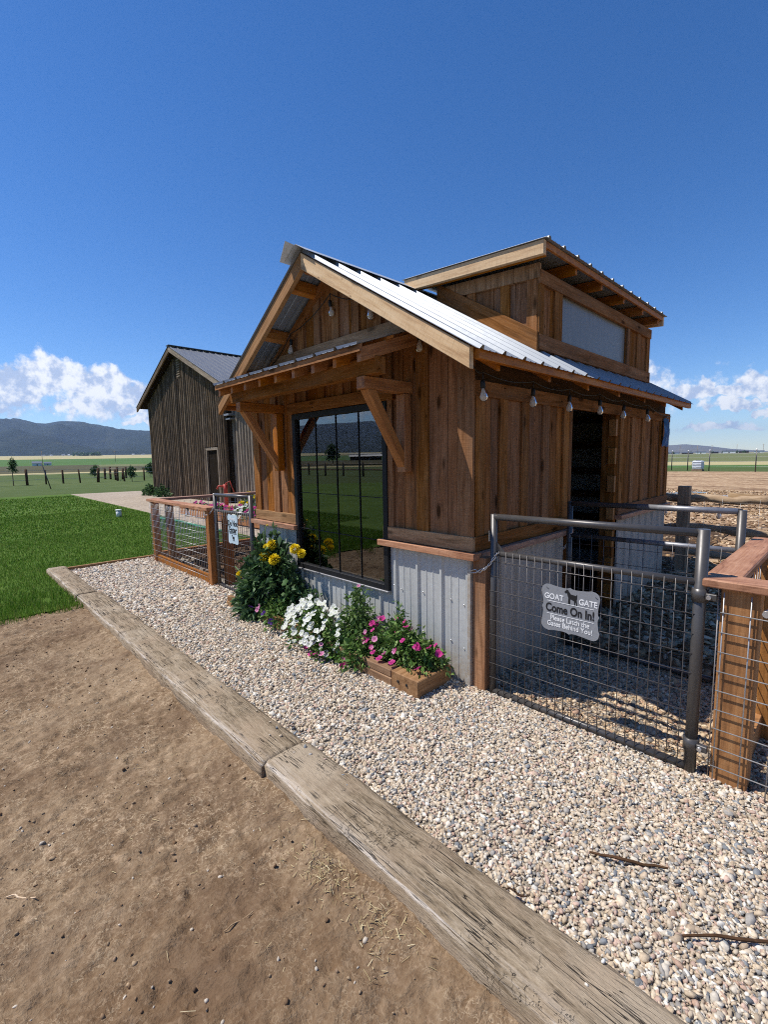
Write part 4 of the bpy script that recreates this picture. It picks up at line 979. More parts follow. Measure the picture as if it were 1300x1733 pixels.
bx('post', FR, (3.6, .034, -.04), (3.74, .15, .972), M['post'], bev=.006)
bx('cap_rail', FR, (1.315, -.004, .974), (4.2, .148, 1.014), M['capwood'], bev=.006)
bx('cap_rail', FR, (1.305, .150, .975), (1.452, 1.50, 1.015), M['capwood'], bev=.006)
wires_x(FR, 1.40, 3.6, .020, .0, .955, .1, .1, .0031, M['wire'])
wires_y(FR, 1.375, .05, 1.34, .0, .96, .1, .1, .0028, M['wire'])
bx('bottom_board', FR, (1.46, .16, -.03), (1.50, 1.33, .10), M['post'])
tube('eye_bolt', FR, [(1.555, .02, .885), (1.555, .06, .885)], .016, M['zinc'], 8)
FL = thing('mesh_fence', (-5.1, -.08, 0), 'low cedar fence panel with wire mesh joining the do not enter gate', 'fence')
bx('post', FL, (-4.045, -.13, -.02), (-3.935, -.02, 1.0), M['cedar'], bev=.004); bx('post', FL, (-6.18, -.12, -.02), (-6.08, -.02, .985), M['cedar'], bev=.004)
bx('post', FL, (-5.98, .03, -.02), (-5.86, .13, .985), M['rough'], bev=.004); bx('post', FL, (-3.9, .02, -.02), (-3.79, .12, .985), M['rough'], bev=.004)
bx('cap_rail', FL, (-6.27, -.15, .986), (-3.93, .0, 1.028), M['capwood'], bev=.004); bx('cap_rail', FL, (-6.27, .002, .986), (-6.12, 6.0, 1.028), M['capwood'], bev=.004)
bx('bottom_board', FL, (-6.08, -.095, .0), (-4.046, -.06, .125), M['cedar'])
for y_ in (2, 4, 6): bx('post', FL, (-6.24, y_-.05, -.02), (-6.14, y_+.05, .985), M['cedar'], bev=.004)
bx('edge_timber', FL, (-6.52, .0, -.03), (-6.42, 6, .10), M['rough'])
wires_x(FL, -6.16, -4.02, -.138, .02, .98, .055, .1, .0022, M['wire'])
wires_y(FL, -6.10, .0, 4.0, .02, .98, .1, .1, .0026, M['wire'])
lights('string_lights', 'black cable with bulbs hung inside the low cedar fence panel', [(-5.75, .02, .90), (-5.0, .02, .88), (-4.2, .02, .88)], (-6.1, -.01, .97), (-3.96, -.01, .96), .02, .02)
# rough rail fence behind the gates
FB = thing('rail_fence', (1.0, 5.0, 0), 'rustic peeled rail fence with a square post behind the inner gate', 'fence')
for px_ in (.0, 2.6, 5.2): bx('post', FB, (px_, 4.93, -.06), (px_+.14, 5.06, 1.145), M['grey'], bev=.006)
for i, (z, xa, xb) in enumerate([(.965, -.4, 1.0), (.99, .55, 5.4), (.545, -.4, 2.6), (.53, 2.5, 5.4), (.2, -.4, 5.4)]):
    pts = []; rr = []
    for k in range(15):
        u = k/14; pts.append((xa+(xb-xa)*u, 5.12+.02*math.sin(k*1.7+i)+(.04 if i == 1 else 0), z+.014*math.sin(k*1.1+i*2))); rr.append((.055 if i != 4 else .045)*(1+.14*math.sin(k*2.3+i)+.1*math.sin(k*4.1)))
    tube('rail', FB, pts, rr, M['rail'], 9)
for i in range(28): tube('wire', FB, [(-.1+i*.2, 5.065, -.03), (-.1+i*.2, 5.065, .98)], .0016, M['wire'], 4)
for i in range(7): tube('wire', FB, [(-.15, 5.062, .03+i*.15), (5.3, 5.062, .03+i*.15)], .0016, M['wire'], 4)
lights('string_lights', 'black cable with two bulbs hanging along the rustic rail fence', [(-.13, 4.9, .79), (.50, 4.9, .79), (1.3, 4.9, .79)], (-.3, 4.92, .98), (2.6, 4.92, .98), .03, .06)

# ================================================================== planter and flowers
PL = thing('planter_box', (-1.5, -.2, 0), 'low brown timber planter edging the flowers below the window', 'planter')
bx('end_timber', PL, (-.40, -.392, -.02), (-.145, -.035, .128), M['planter'], axis=1, bev=.006)
for a, b_ in ((-1.55, -.405), (-2.62, -1.555), (-3.05, -2.625)):
    f0, f1 = -.40+.05*max(0, -a-1)/2*1.0, -.40+.05*max(0, -b_-1)/2
    bx('front_timber', PL, (a, min(f0, -.36), -.02), (b_, -.30, .062), M['planter'], bev=.005)
    bx('front_timber', PL, (a+.02, min(f0, -.36)+.006, .064), (b_-.01, -.305, .118), M['planter'], bev=.005)
for xk in (-.33, -.25): tube('bolt', PL, [(xk, -.398, .07), (xk, -.390, .07)], .010, M['ink'], 8)
m_ = bx('soil', PL, (-3.02, -.30, 0), (-.43, -.03, .09), M['mulch'], bev=0)
def foliage(cx, cy, z0, rx, ry, h, n, ls, pal, lw=.5, shell=.35, droop=.2, flatten=1.0, seed=0):
    """leaf blades spread through a domed volume, pointing outward"""
    r = np.random.default_rng(seed)
    u = r.uniform(0, 2*math.pi, n); c = r.uniform(0, 1, n)**.8; rad = np.sqrt(1-c*c)*(r.uniform(shell, 1, n))*(1+.25*np.sin(u*3+seed)+.15*np.sin(u*7+seed*2))
    P = np.stack([cx+rx*rad*np.cos(u), cy+ry*rad*np.sin(u), z0+h*c*r.uniform(shell, 1, n)*(1+.12*np.sin(u*5+seed))], -1)
    d = np.stack([np.cos(u)*rad, np.sin(u)*rad, c*.7+r.normal(0, .3, n)-droop*rad], -1)+r.normal(0, .45, (n, 3)); d /= np.linalg.norm(d, axis=1)[:, None]
    s = np.cross(d, r.normal(0, 1, (n, 3))); s /= np.linalg.norm(s, axis=1)[:, None]; nn = np.cross(d, s)
    L = ls*np.exp(r.normal(0, .25, n)); wd = L*lw
    V = np.zeros((n, 6, 3))
    V[:, 0] = P; V[:, 1] = P+d*(L*.4)[:, None]+s*(wd*.5)[:, None]+nn*(L*.08)[:, None]; V[:, 2] = P+d*(L*.4)[:, None]-s*(wd*.5)[:, None]+nn*(L*.08)[:, None]
    V[:, 3] = P+d*(L*.42)[:, None]; V[:, 4] = P+d*L[:, None]-np.array([0,0,1])*(L*.18)[:, None]; V[:, 5] = V[:, 4]
    F = (np.array([(0,3,1),(0,2,3),(1,3,4),(2,4,3)])[None]+(np.arange(n)*6)[:, None, None]).reshape(-1, 3)
    pal = np.array(pal); col = pal[r.choice(len(pal), n)]*r.uniform(.7, 1.3, (n, 1))
    return V.reshape(-1, 3), F, np.repeat(col[:, None], 6, 1).reshape(-1, 3)
def plant(name, label, cat, base, folargs, group=None, stems=None):
    t = thing(name, base, label, cat, group); VV, FF, CC = [], [], []; off = 0
    for a in folargs:
        v, f, c = foliage(**a); VV.append(v); FF.append(f+off); CC.append(c); off += len(v)
    o = place('foliage', npmesh('foliage', np.concatenate(VV), np.concatenate(FF), M['leaf'], np.concatenate(CC)), Matrix.Identity(4), t); o['kind'] = 'stuff'
    for s in (stems or []): tube('stem', t, s, .006, M['stem'], 6)
    return t
M['stem'] = plain('green_stem', (.07,.13,.035), .6)
def petunia(col, eye, r=.032):
    V = [(0, 0, -.016)]; C = [eye]; n = 20
    for k in range(n): a = 2*math.pi*k/n; V.append((.3*r*math.cos(a), .3*r*math.sin(a), -.006)); C.append([x*.6+y*.4 for x, y in zip(eye, col)])
    for k in range(n):
        a = 2*math.pi*k/n; q = r*(1-.14*abs(math.sin(2.5*a))**4*1.0-.03*math.cos(10*a)); V.append((q*math.cos(a), q*math.sin(a), .004*math.cos(5*a)+.002*math.sin(7*a))); C.append(col)
    F = [(0, 1+k, 1+(k+1) % n) for k in range(n)]
    for k in range(n): a, b_ = 1+k, 1+(k+1) % n; F += [(a, a+n, b_+n), (a, b_+n, b_)]
    return npmesh('bloom', np.array(V), np.array(F), M['petal'], np.array(C), True)
def pompon(col, r=.056):
    V, F, C = [], [], []; q = random.Random(5)
    for ring, (th, n) in enumerate(((8, 5), (28, 9), (48, 13), (68, 16), (88, 18), (108, 16))):
        for k in range(n):
            a = 2*math.pi*(k+.5*(ring % 2))/n + q.uniform(-.1, .1); t = R(th)
            d = Vector((math.sin(t)*math.cos(a), math.sin(t)*math.sin(a), math.cos(t))); s = Vector((-math.sin(a), math.cos(a), 0)); up = d.cross(s)
            p = d*r*.45; L = r*q.uniform(.5, .68); i0 = len(V); w_ = r*.16
            V += [p-s*w_*.6, p+s*w_*.6, p+d*L*.8+s*w_, p+d*L*.8-s*w_, p+d*L+up*-.004]; F += [(i0,i0+1,i0+2),(i0,i0+2,i0+3),(i0+3,i0+2,i0+4)]
            sh = q.uniform(.8, 1.1); C += [[x*.8*sh for x in col]]*2+[[x*sh for x in col]]*3
    return npmesh('bloom', np.array([list(v) for v in V]), np.array(F), M['petal'], np.clip(np.array(C), 0, .9))
PINK = petunia((.66,.06,.30), (.30,.01,.12)); PALEP = petunia((.75,.35,.52), (.5,.08,.25), .028); WHITE = petunia((.82,.82,.80), (.62,.66,.45), .034); PURP = petunia((.08,.02,.22), (.02,.005,.06), .03)
YEL = pompon((.80,.60,.012)); YELS = pompon((.78,.62,.03), .03)
def face_out(p, tilt=.5, jit=.5):              # blooms turn outward from the wall and up to the light
    d = Vector((.05, -.75, .85)) + Vector((rnd.gauss(0, jit), rnd.gauss(0, jit), rnd.gauss(0, jit*.6))); return d.normalized().to_track_quat('Z', 'Y')
def bloom(t, me, p, s=1.0, jit=.4): return place('bloom', me, Matrix.Translation(p) @ face_out(p, .3, jit).to_matrix().to_4x4() @ Matrix.Scale(s, 4), t)
GR = [(.05,.11,.022),(.08,.17,.03),(.12,.22,.045),(.19,.28,.075)]; DK = [(.026,.062,.020),(.042,.095,.030),(.065,.135,.042),(.11,.19,.07)]
def dome(cx, cy, z0, rx, ry, h, k=1.0):
    a = rnd.uniform(0, 2*math.pi); c = rnd.random(); q = math.sqrt(1-c*c)
    return (cx+rx*q*math.cos(a)*k, cy+ry*q*math.sin(a)*k, z0+h*c*k)
# tall yellow dahlia bush
D = plant('dahlia_bush', 'tall dark green bush with yellow pompon blooms left of the window', 'flower bush', (-2.5, -.22, .05),
    [dict(cx=-2.42, cy=-.24, z0=.05, rx=.30, ry=.2, h=.74, n=2300, ls=.072, pal=DK, lw=.55, seed=1), dict(cx=-2.22, cy=-.2, z0=.30, rx=.26, ry=.16, h=.60, n=1000, ls=.068, pal=DK, lw=.55, seed=2), dict(cx=-2.62, cy=-.24, z0=.05, rx=.22, ry=.16, h=.42, n=800, ls=.07, pal=DK, lw=.55, seed=3), dict(cx=-2.0, cy=-.16, z0=.12, rx=.2, ry=.13, h=.50, n=600, ls=.065, pal=DK, lw=.5, seed=4)],
    stems=[[(-2.5,-.22,.05),(-2.45,-.22,.5),(-2.36,-.24,.9)], [(-2.4,-.2,.05),(-2.2,-.2,.5),(-2.0,-.18,.8)], [(-2.6,-.24,.05),(-2.75,-.26,.35),(-2.95,-.28,.45)], [(-2.5,-.2,.05),(-2.38,-.24,.6),(-2.3,-.25,.95)], [(-2.45,-.22,.05),(-2.3,-.3,.5),(-2.2,-.36,.62)]])
for p, me, s in [((-2.20,-.24,.775), YEL, 1.0), ((-2.30,-.25,.745), YELS, 1.1), ((-2.30,-.27,.655), YEL, 1.05), ((-2.10,-.28,.65), YEL, 1.05), ((-1.86,-.2,.775), YEL, .9), ((-1.80,-.17,.735), YEL, .8), ((-2.86,-.27,.37), YEL, .8), ((-2.90,-.26,.345), YELS, .9), ((-2.35,-.26,.56), YELS, .5), ((-2.28,-.24,.965), YELS, .35)]: bloom(D, me, p, s, .15)
U = plant('petunia_plant', 'dark purple petunias trailing between the dahlia bush and white petunias', 'flowers', (-2.0, -.3, .1),
    [dict(cx=-2.05, cy=-.28, z0=.06, rx=.36, ry=.18, h=.24, n=1300, ls=.038, pal=GR, seed=5), dict(cx=-2.45, cy=-.32, z0=.02, rx=.24, ry=.12, h=.14, n=420, ls=.05, pal=DK, seed=6), dict(cx=-1.72, cy=-.14, z0=.08, rx=.2, ry=.1, h=.34, n=400, ls=.05, pal=DK, seed=16)])
for i in range(17): bloom(U, PURP, dome(-2.08, -.3, .06, .42, .18, .26), rnd.uniform(.9, 1.3))
for i in range(7): bloom(U, PURP, dome(-2.62, -.34, .02, .24, .1, .15), rnd.uniform(.8, 1.2))
bloom(U, PALEP, (-2.16,-.44,.21)); bloom(U, PALEP, (-2.2,-.44,.17))
Wp = plant('petunia_plant', 'dense mound of white petunias in the planter', 'flowers', (-1.4, -.3, .1),
    [dict(cx=-1.42, cy=-.30, z0=.04, rx=.40, ry=.20, h=.30, n=1800, ls=.036, pal=GR, seed=7)])
for i in range(190): bloom(Wp, WHITE, dome(-1.40, -.31, .05, .42, .22, .36, rnd.uniform(.88, 1.04)), rnd.uniform(.6, .95), .35)
Bq = plant('leafy_plant', 'pale green leafy plant standing between the petunias', 'plant', (-.95, -.2, .1),
    [dict(cx=-.98, cy=-.18, z0=.08, rx=.20, ry=.14, h=.50, n=1300, ls=.045, pal=[(.07,.13,.03),(.11,.19,.045),(.16,.25,.07)], lw=.42, seed=8), dict(cx=-.9, cy=-.2, z0=.05, rx=.28, ry=.17, h=.27, n=900, ls=.045, pal=[(.07,.13,.03),(.11,.19,.045),(.16,.25,.07)], lw=.42, seed=9)])
bloom(Bq, PALEP, (-.93,-.22,.6), .6)
Pk = plant('petunia_plant', 'pink petunias with green leaves above the planter end timber', 'flowers', (-.55, -.25, .1),
    [dict(cx=-.52, cy=-.18, z0=.11, rx=.36, ry=.14, h=.30, n=2100, ls=.036, pal=GR, seed=10), dict(cx=-.55, cy=-.15, z0=.10, rx=.12, ry=.08, h=.42, n=420, ls=.045, pal=GR, lw=.3, seed=11), dict(cx=-.85, cy=-.32, z0=.04, rx=.26, ry=.14, h=.20, n=1200, ls=.036, pal=GR, seed=12), dict(cx=-.28, cy=-.14, z0=.12, rx=.18, ry=.10, h=.20, n=800, ls=.036, pal=GR, seed=14)])
for i in range(40): bloom(Pk, PINK, dome(-.50, -.19, .12, .40, .16, .30), rnd.uniform(.55, .95), .5)
for i in range(16): bloom(Pk, PALEP, dome(-.58, -.2, .12, .42, .16, .28), rnd.uniform(.5, .95), .6)
P2 = plant('petunia_plant', 'pink petunias trailing over the planter edge below the white ones', 'flowers', (-1.1, -.36, .05),
    [dict(cx=-1.12, cy=-.36, z0=.0, rx=.28, ry=.13, h=.20, n=1200, ls=.035, pal=GR, seed=13)])
for i in range(24): bloom(P2, PINK if i % 2 else PALEP, dome(-1.12, -.37, .0, .30, .14, .22), rnd.uniform(.55, .95), .5)

# ================================================================== landscape ties and edging
def tie_obj(name, label, xa, xb, y0, y1, zt, zb, seed, skew=0.0, taper=0):
    """long weathered tie: rounded arrises, dents and a pale front edge held in an attribute"""
    nx = max(24, int((xb-xa)/.035)); prof = []
    w = y1-y0; r_ = .022
    for (py, pz) in ((y0+.004, zb), (y0, zb+(zt-zb)*.45), (y0+.002, zt-r_), (y0+.012, zt-.012), (y0+r_, zt), (y0+w*.3, zt+.002), (y0+w*.55, zt+.003), (y0+w*.8, zt+.001), (y1-.03, zt-.001), (y1-.008, zt-.010), (y1, zt-.035), (y1, zb)): prof.append((py, pz))
    X = np.linspace(xa, xb, nx+1); k = len(prof); V = np.zeros((nx+1, k, 3)); wr = np.zeros((nx+1, k))
    for i, x in enumerate(X):
        for j, (py, pz) in enumerate(prof):
            n1 = float(fbm(np.array([x*1.0]), np.array([j*.35+seed]), 3.0, 4, .5, seed)[0])-.5
            n2 = float(fbm(np.array([x*1.0]), np.array([j*.9+seed]), 14.0, 3, .5, seed+3)[0])-.5
            end = min(x-xa, xb-x); rd = .005*max(0, 1-end/.012)
            V[i, j] = (x, py + skew*(x-xa)/(xb-xa) + .022*n1 + .009*n2 + (rd if j < 5 else 0), pz + .013*n1*(pz > zb) + .008*n2*(pz > zb) - rd*(pz > zt-.02))
            wr[i, j] = {3: 1, 4: .35}.get(j, 0)
    c = Vector(((xa+xb)/2, (y0+y1)/2, (zt+zb)/2))
    I = np.arange((nx+1)*k).reshape(nx+1, k)
    F = [tuple(q) for q in np.stack([I[:-1, :-1], I[1:, :-1], I[1:, 1:], I[:-1, 1:]], -1).reshape(-1, 4).tolist()]
    F += [tuple(I[0].tolist()), tuple(I[-1].tolist()[::-1])]
    me = bpy.data.meshes.new(name); me.from_pydata([Vector(v)-c for v in V.reshape(-1, 3).tolist()], [], F); me.update()
    me.polygons.foreach_set('use_smooth', [len(p.vertices) == 4 for p in me.polygons])
    at = me.attributes.new('edge_pale', 'FLOAT', 'POINT'); at.data.foreach_set('value', wr.ravel().astype(np.float32))
    me.materials.append(M['tie']); o = place(name, me, Matrix.Translation(c)); return tag(o, label, 'timber')
tie_obj('landscape_tie', 'thick weathered tie with a pale edge beside the hoof-marked dirt', -.252, 3.3, -1.478, -1.205, .052, -.14, 1)
tie_obj('landscape_tie', 'long grey weathered tie with a split end between gravel and dirt', -4.66, -.256, -1.492, -1.215, .046, -.14, 5)
tie_obj('landscape_tie', 'short weathered tie end beside the lawn corner', -6.70, -4.668, -1.50, -1.25, .050, -.14, 9)
E_ = board('edging_board', None, (-6.60, -1.24, .0), (-6.60, .55, .0), .07, .05, M['trim'], (1,0,0), .004); tag(E_, 'thin wooden edging board between lawn and gravel', 'edging')
# sticks lying on the gravel and dirt
def stick(p, q, r, label, col='grey', bits=2):
    p, q = Vector(p), Vector(q); pts = [p.lerp(q, i/7)+Vector((rnd.gauss(0,.003), rnd.gauss(0,.003), .004*math.sin(i))) for i in range(8)]
    V_, F_ = tube_mesh(pts, [r*(.6+.5*math.sin(math.pi*(i+.6)/8.2)) for i in range(8)], 6)
    c = pts[0]; me = bpy.data.meshes.new('stick'); me.from_pydata([v-c for v in V_], [], F_); me.update(); me.materials.append(M[col])
    tag(place('stick', me, Matrix.Translation(c)), label, 'stick')
def dzp(x, y, k): return (x, y, float(dz(np.array([x]), np.array([y]))[0])+k)
stick((1.155, -.812, .020), (1.392, -.682, .022), .0055, 'dark split bark sliver lying on the gravel before the gate', 'darkwood')
stick((1.50, -.928, .02), (1.80, -.665, .022), .005, 'long thin dark twig on the gravel below the right fence post', 'darkwood')
stick((1.011, -1.195, .032), (1.078, -1.17, .026), .004, 'short dark twig against the tie edge', 'darkwood')
stick(dzp(.322, -1.967, .006), dzp(.35, -1.865, .008), .0028, 'pale straight twig lying on the dirt', 'rail')
stick(dzp(-.39, -2.513, .006), dzp(-.302, -2.435, .006), .0032, 'flat yellow straw piece lying on the bare dirt', 'raw')

# ================================================================== the old barn
BY, BX0, BX1 = 5.7, -24.25, -15.45; BRX = (BX0+BX1)/2; BE, BA = 4.62, 6.55; BS = (BA-BE)/(BX1-BRX)
BN = thing('old_barn', (BRX, BY+6, 0), 'old dark barn sided with upright half-log slabs under a grey metal roof', 'barn')
def slab(x, w, z0, z1, y, mat, parent=BN):
    """half-round upright slab with a wavering edge"""
    nseg = 5; nz = 7; V = []; F = []; jx = rnd.gauss(0, .008)
    for i in range(nz):
        z = z0+(z1-z0)*i/(nz-1); wx = x+jx*math.sin(i*1.3+x*9)+rnd.gauss(0, .006); ww = w*(1+rnd.gauss(0, .04))
        for k in range(nseg): a = math.pi*k/(nseg-1); V.append((wx-ww/2*math.cos(a), y-.11*math.sin(a)*(1+.1*math.sin(i+x)), z))
    for i in range(nz-1):
        for k in range(nseg-1): F.append((i*nseg+k, i*nseg+k+1, (i+1)*nseg+k+1, (i+1)*nseg+k))
    o = solid('slab', parent, V, mat, (0,0,1), (0,-1,0), F, smooth=True); return o
def btop(x): return BA - BS*abs(x-BRX)
bx('gable_backing', BN, (BX0, BY+.005, -.05), (BX1, BY+.10, BE), M['shade_dark'], bev=0)
solid('gable_backing', BN, [(BX0,BY+.005,BE),(BX1,BY+.005,BE),(BRX,BY+.005,BA),(BX0,BY+.1,BE),(BX1,BY+.1,BE),(BRX,BY+.1,BA)], M['shade_dark'], (1,0,0), (0,-1,0), [(0,1,2),(3,5,4),(0,3,4,1),(1,4,5,2),(2,5,3,0)])
x = BX0+.08
dx0, dx1, dtop = -17.35, -16.30, 2.08
while x < BX1-.05:
    w = rnd.uniform(.12, .20); z0 = -.03
    if dx0-.05 < x+w/2 < dx1+.1: z0 = dtop+.14
    slab(x+w/2, w, z0, btop(x+w/2)-.03, BY, M['slab']); x += w*1.26
# pale newer lean-to wall continuing to the right
LY = BY+.25
bx('lean_to_wall', BN, (BX1+.02, LY+.005, -.05), (-9.2, LY+.1, 4.3), M['shade_dark'], bev=0)
x = BX1+.05
while x < -11.2:
    w = rnd.uniform(.16, .24); slab(x+w/2, w, -.03, 4.28+rnd.uniform(-.03, .03), LY, M['slab_new']); x += w*1.26
corr('lean_to_roof', BN, (BX1-.1, LY-.5, 4.36), (1,0,0), (0,1,.12), (0,-.12,1), 6.9, 6, M['barnroof'], pitch=.3)
# door and vent
dr_ = bx('door', BN, (dx0+.62, BY-.01, .0), (dx1-.04, BY+.04, dtop), M['shade_dark'], bev=0)
bx('door_leaf', dr_, (dx0+.03, BY+.02, .0), (dx0+.10, BY+.75, dtop), M['slab'], bev=0)
bx('door_frame', dr_, (dx0-.06, BY-.075, dtop), (dx1+.06, BY+.0, dtop+.11), M['slab_new']); bx('door_frame', dr_, (dx1-.02, BY-.07, 0), (dx1+.07, BY+.0, dtop-.002), M['slab_new']); bx('door_frame', dr_, (dx0-.06, BY-.07, 0), (dx0+.02, BY+.0, dtop-.002), M['slab_new'])
bx('opening', dr_, (dx0+.02, BY+.0, 0), (dx0+.61, BY+.004, dtop), M['shade_dark'], bev=0)  # flat dark sheet in place of the unlit barn interior
vn = bx('vent', BN, (-19.95, BY-.09, 5.35), (-19.55, BY-.062, 6.2), M['slab'], bev=0)
for i in range(8): bx('louvre', vn, (-19.92, BY-.12, 5.40+i*.1), (-19.58, BY-.088, 5.44+i*.1), M['slab_new'], bev=0)
# roof
LN = 13.0; BO = .45; ov = .62
for s in (1, -1):
    hx = (BX1-BRX)+ov; ln = math.hypot(hx, hx*BS)
    for i in range(5):
        corr('roof_sheet', BN, (BRX, BY-BO+LN/5*i, BA+.14), (0,1,0), (s,0,-BS), (s*BS,0,1), LN/5, ln, M['barnroof'], pitch=LN/45, phase=.03, rib=.03)
    xa, xb = BRX, BRX+s*hx
    V = [(x_, y_, BA+.125-BS*abs(x_-BRX)-k) for k in (.22, 0) for (x_, y_) in ((xa, BY-BO+.02), (xb, BY-BO+.02), (xb, BY-BO+.08), (xa, BY-BO+.08))]
    solid('rake_board', BN, V, M['slab'] if s < 0 else M['slab_new'], (s,0,-BS), (0,-1,0))
    V = [(x_, y_, BA+.11-BS*abs(x_-BRX)-k) for k in (.03, 0) for (x_, y_) in ((xa, BY-BO+.1), (xb, BY-BO+.1), (xb, BY+LN-BO-.1), (xa, BY+LN-BO-.1))]
    solid('sheathing', BN, V, M['shade_dark'], (0,1,0), (0,0,1))
bx('ridge_cap', BN, (BRX-.16, BY-BO-.02, BA+.15), (BRX+.16, BY+LN-BO, BA+.18), M['barnroof'])
bx('side_wall', BN, (BX1-.1, BY+.1, -.05), (BX1, BY+11.5, BE), M['slab'], bev=0); bx('side_wall', BN, (BX0, BY+.1, -.05), (BX0+.1, BY+11.5, BE), M['slab'], bev=0)
bx('wall_lamp', BN, (-15.5, LY-.35, 3.35), (-15.1, LY-.02, 3.42), M['pipelight']); bx('wall_lamp', BN, (-15.5, LY-.30, 3.2), (-15.1, LY-.02, 3.26), M['pipelight'])
# hand pump by the barn door, garden bed, shrubs
HP = thing('hand_pump', (-14.4, 5.0, 0), 'red hand water pump standing by the barn door', 'pump')
tube('barrel', HP, [(-14.4, 5.0, 0), (-14.4, 5.0, .55), (-14.4, 5.0, .78)], [.08, .07, .09], M['red'], 10); tube('spout', HP, [(-14.4, 5.0, .7), (-14.5, 4.78, .72), (-14.5, 4.72, .62)], .035, M['red'], 8); tube('handle', HP, [(-14.4, 5.0, .8), (-14.25, 5.1, .9), (-14.15, 5.2, .5)], .02, M['red'], 6)
BD = thing('garden_bed', (-10, 3.3, 0), 'raised timber garden bed across the gravel from the pen', 'garden bed')
bx('front_timber', BD, (-13.2, 2.88, 0), (-7.7, 2.98, .22), M['cedar']); bx('back_timber', BD, (-13.2, 3.9, 0), (-7.7, 4.0, .22), M['cedar']); bx('end_timber', BD, (-13.2, 2.985, 0), (-13.1, 3.895, .22), M['cedar']); bx('end_timber', BD, (-7.8, 2.985, 0), (-7.7, 3.895, .22), M['cedar']); bx('soil', BD, (-13.1, 2.985, 0), (-7.8, 3.895, .18), M['mulch'], bev=0)
bedx = [(-9.7, 'pink petunias beside the white clump in the raised bed', PINK, 22, 1.6, .24), (-9.25, 'white petunias in the middle of the raised bed', WHITE, 40, 1.6, .26), (-8.75, 'pink petunias at the near end of the raised bed', PINK, 34, 1.6, .24), (-10.9, 'dusky pink petunias at the far end of the raised bed', PINK, 26, 1.4, .22), (-12.2, 'low pink petunias by the bed corner near the barn', PINK, 20, 1.4, .2)]
for i, (x, lb, me, n, s, h) in enumerate(bedx):
    t = plant('petunia_plant', lb, 'flowers', (x, 3.1, .18), [dict(cx=x, cy=3.12, z0=.18, rx=.42, ry=.26, h=h, n=420, ls=.07, pal=GR, seed=30+i)])
    for k in range(n): bloom(t, me, dome(x, 3.1, .2, .42, .28, h+.02), s*rnd.uniform(.8, 1.2))
for i, (x, lb) in enumerate([(-9.9, 'yellow dahlias standing behind the pink petunias in the bed'), (-9.0, 'yellow dahlias at the near end of the raised bed')]):
    t = plant('dahlia_plant', lb, 'flowers', (x, 3.6, .18), [dict(cx=x, cy=3.6, z0=.18, rx=.45, ry=.25, h=.50, n=520, ls=.10, pal=DK, seed=40+i)])
    for k in range(8): bloom(t, YEL, dome(x, 3.55, .25, .45, .25, .48), rnd.uniform(1.1, 1.6))
hs = tube('garden_hose', None, [(-12.5, 1.95, .015), (-11, 2.1, .015), (-9.5, 2.02, .015), (-8, 2.12, .015)], .03, M['green_hose'], 8); tag(hs, 'green hose lying along the gravel edge beyond the low fence', 'hose')
for i, (x, y, lb) in enumerate([(-23.6, 5.25, 'low green shrub at the outer corner of the barn'), (-22.0, 5.3, 'small green shrub along the barn foot')]):
    plant('shrub', lb, 'shrub', (x, y, 0), [dict(cx=x, cy=y, z0=0, rx=.65, ry=.3, h=.5, n=420, ls=.14, pal=DK, seed=50+i)])
pp = thing('irrigation_pipe', (-14.0, 1.35, -.03), 'short white plastic standpipe in the lawn', 'pipe')
tube('riser', pp, [(-14.0, 1.35, -.03), (-14.0, 1.35, .17)], .075, M['pvc'], 14); tube('cap', pp, [(-14.0, 1.35, .17), (-14.0, 1.35, .21)], .085, M['pvc'], 14)

# ================================================================== far left: wire fence, saplings, sheds on the plain
PF = thing('wire_fence', (-44, 4, 0), 'wooden post and wire fence along the pasture beyond the gravel', 'fence')
fp = [(-44.6, -3.0), (-44.4, .6), (-44.3, 2.55), (-44.5, 3.8), (-44.9, 5.04), (-44.6, 6.2), (-44.2, 7.44), (-43.8, 9.4), (-43.7, 11), (-43.6, 13)]
for x, y in fp:
    h = rnd.uniform(1.05, 1.3); tube('post', PF, [(x, y, -.05), (x+rnd.gauss(0, .03), y+rnd.gauss(0, .05), h)], rnd.uniform(.05, .11), M['darkwood'], 8)
for z in (.45, .85, 1.2): tube('wire', PF, [(x, y, z+rnd.gauss(0, .02)) for x, y in fp], .014, M['wire'], 4)
tp = tube('metal_stake', None, [(-35.6, 2.82, -.05), (-35.75, 2.45, 1.75)], .035, M['pipe'], 6); tag(tp, 'thin leaning metal stake at the lawn edge', 'stake')
CG = thing('corral_posts', (-50, 10, 0), 'cluster of dark old corral posts beyond the wire fence', 'corral')
for x, y in [(-51.9, 9.77), (-51.2, 10.08), (-48.6, 9.92), (-46, 9.4), (-49.6, 10.76), (-57.0, 13.6), (-53, 12)]: tube('post', CG, [(x, y, -.05), (x+rnd.gauss(0, .04), y+rnd.gauss(0, .05), rnd.uniform(1.05, 1.35))], .10, M['darkwood'], 7)
for z in (.6, 1.1): tube('rail', CG, [(-51.9, 9.77, z), (-51.2, 10.08, z), (-48.6, 9.92, z), (-46, 9.4, z)], .03, M['grey'], 6)
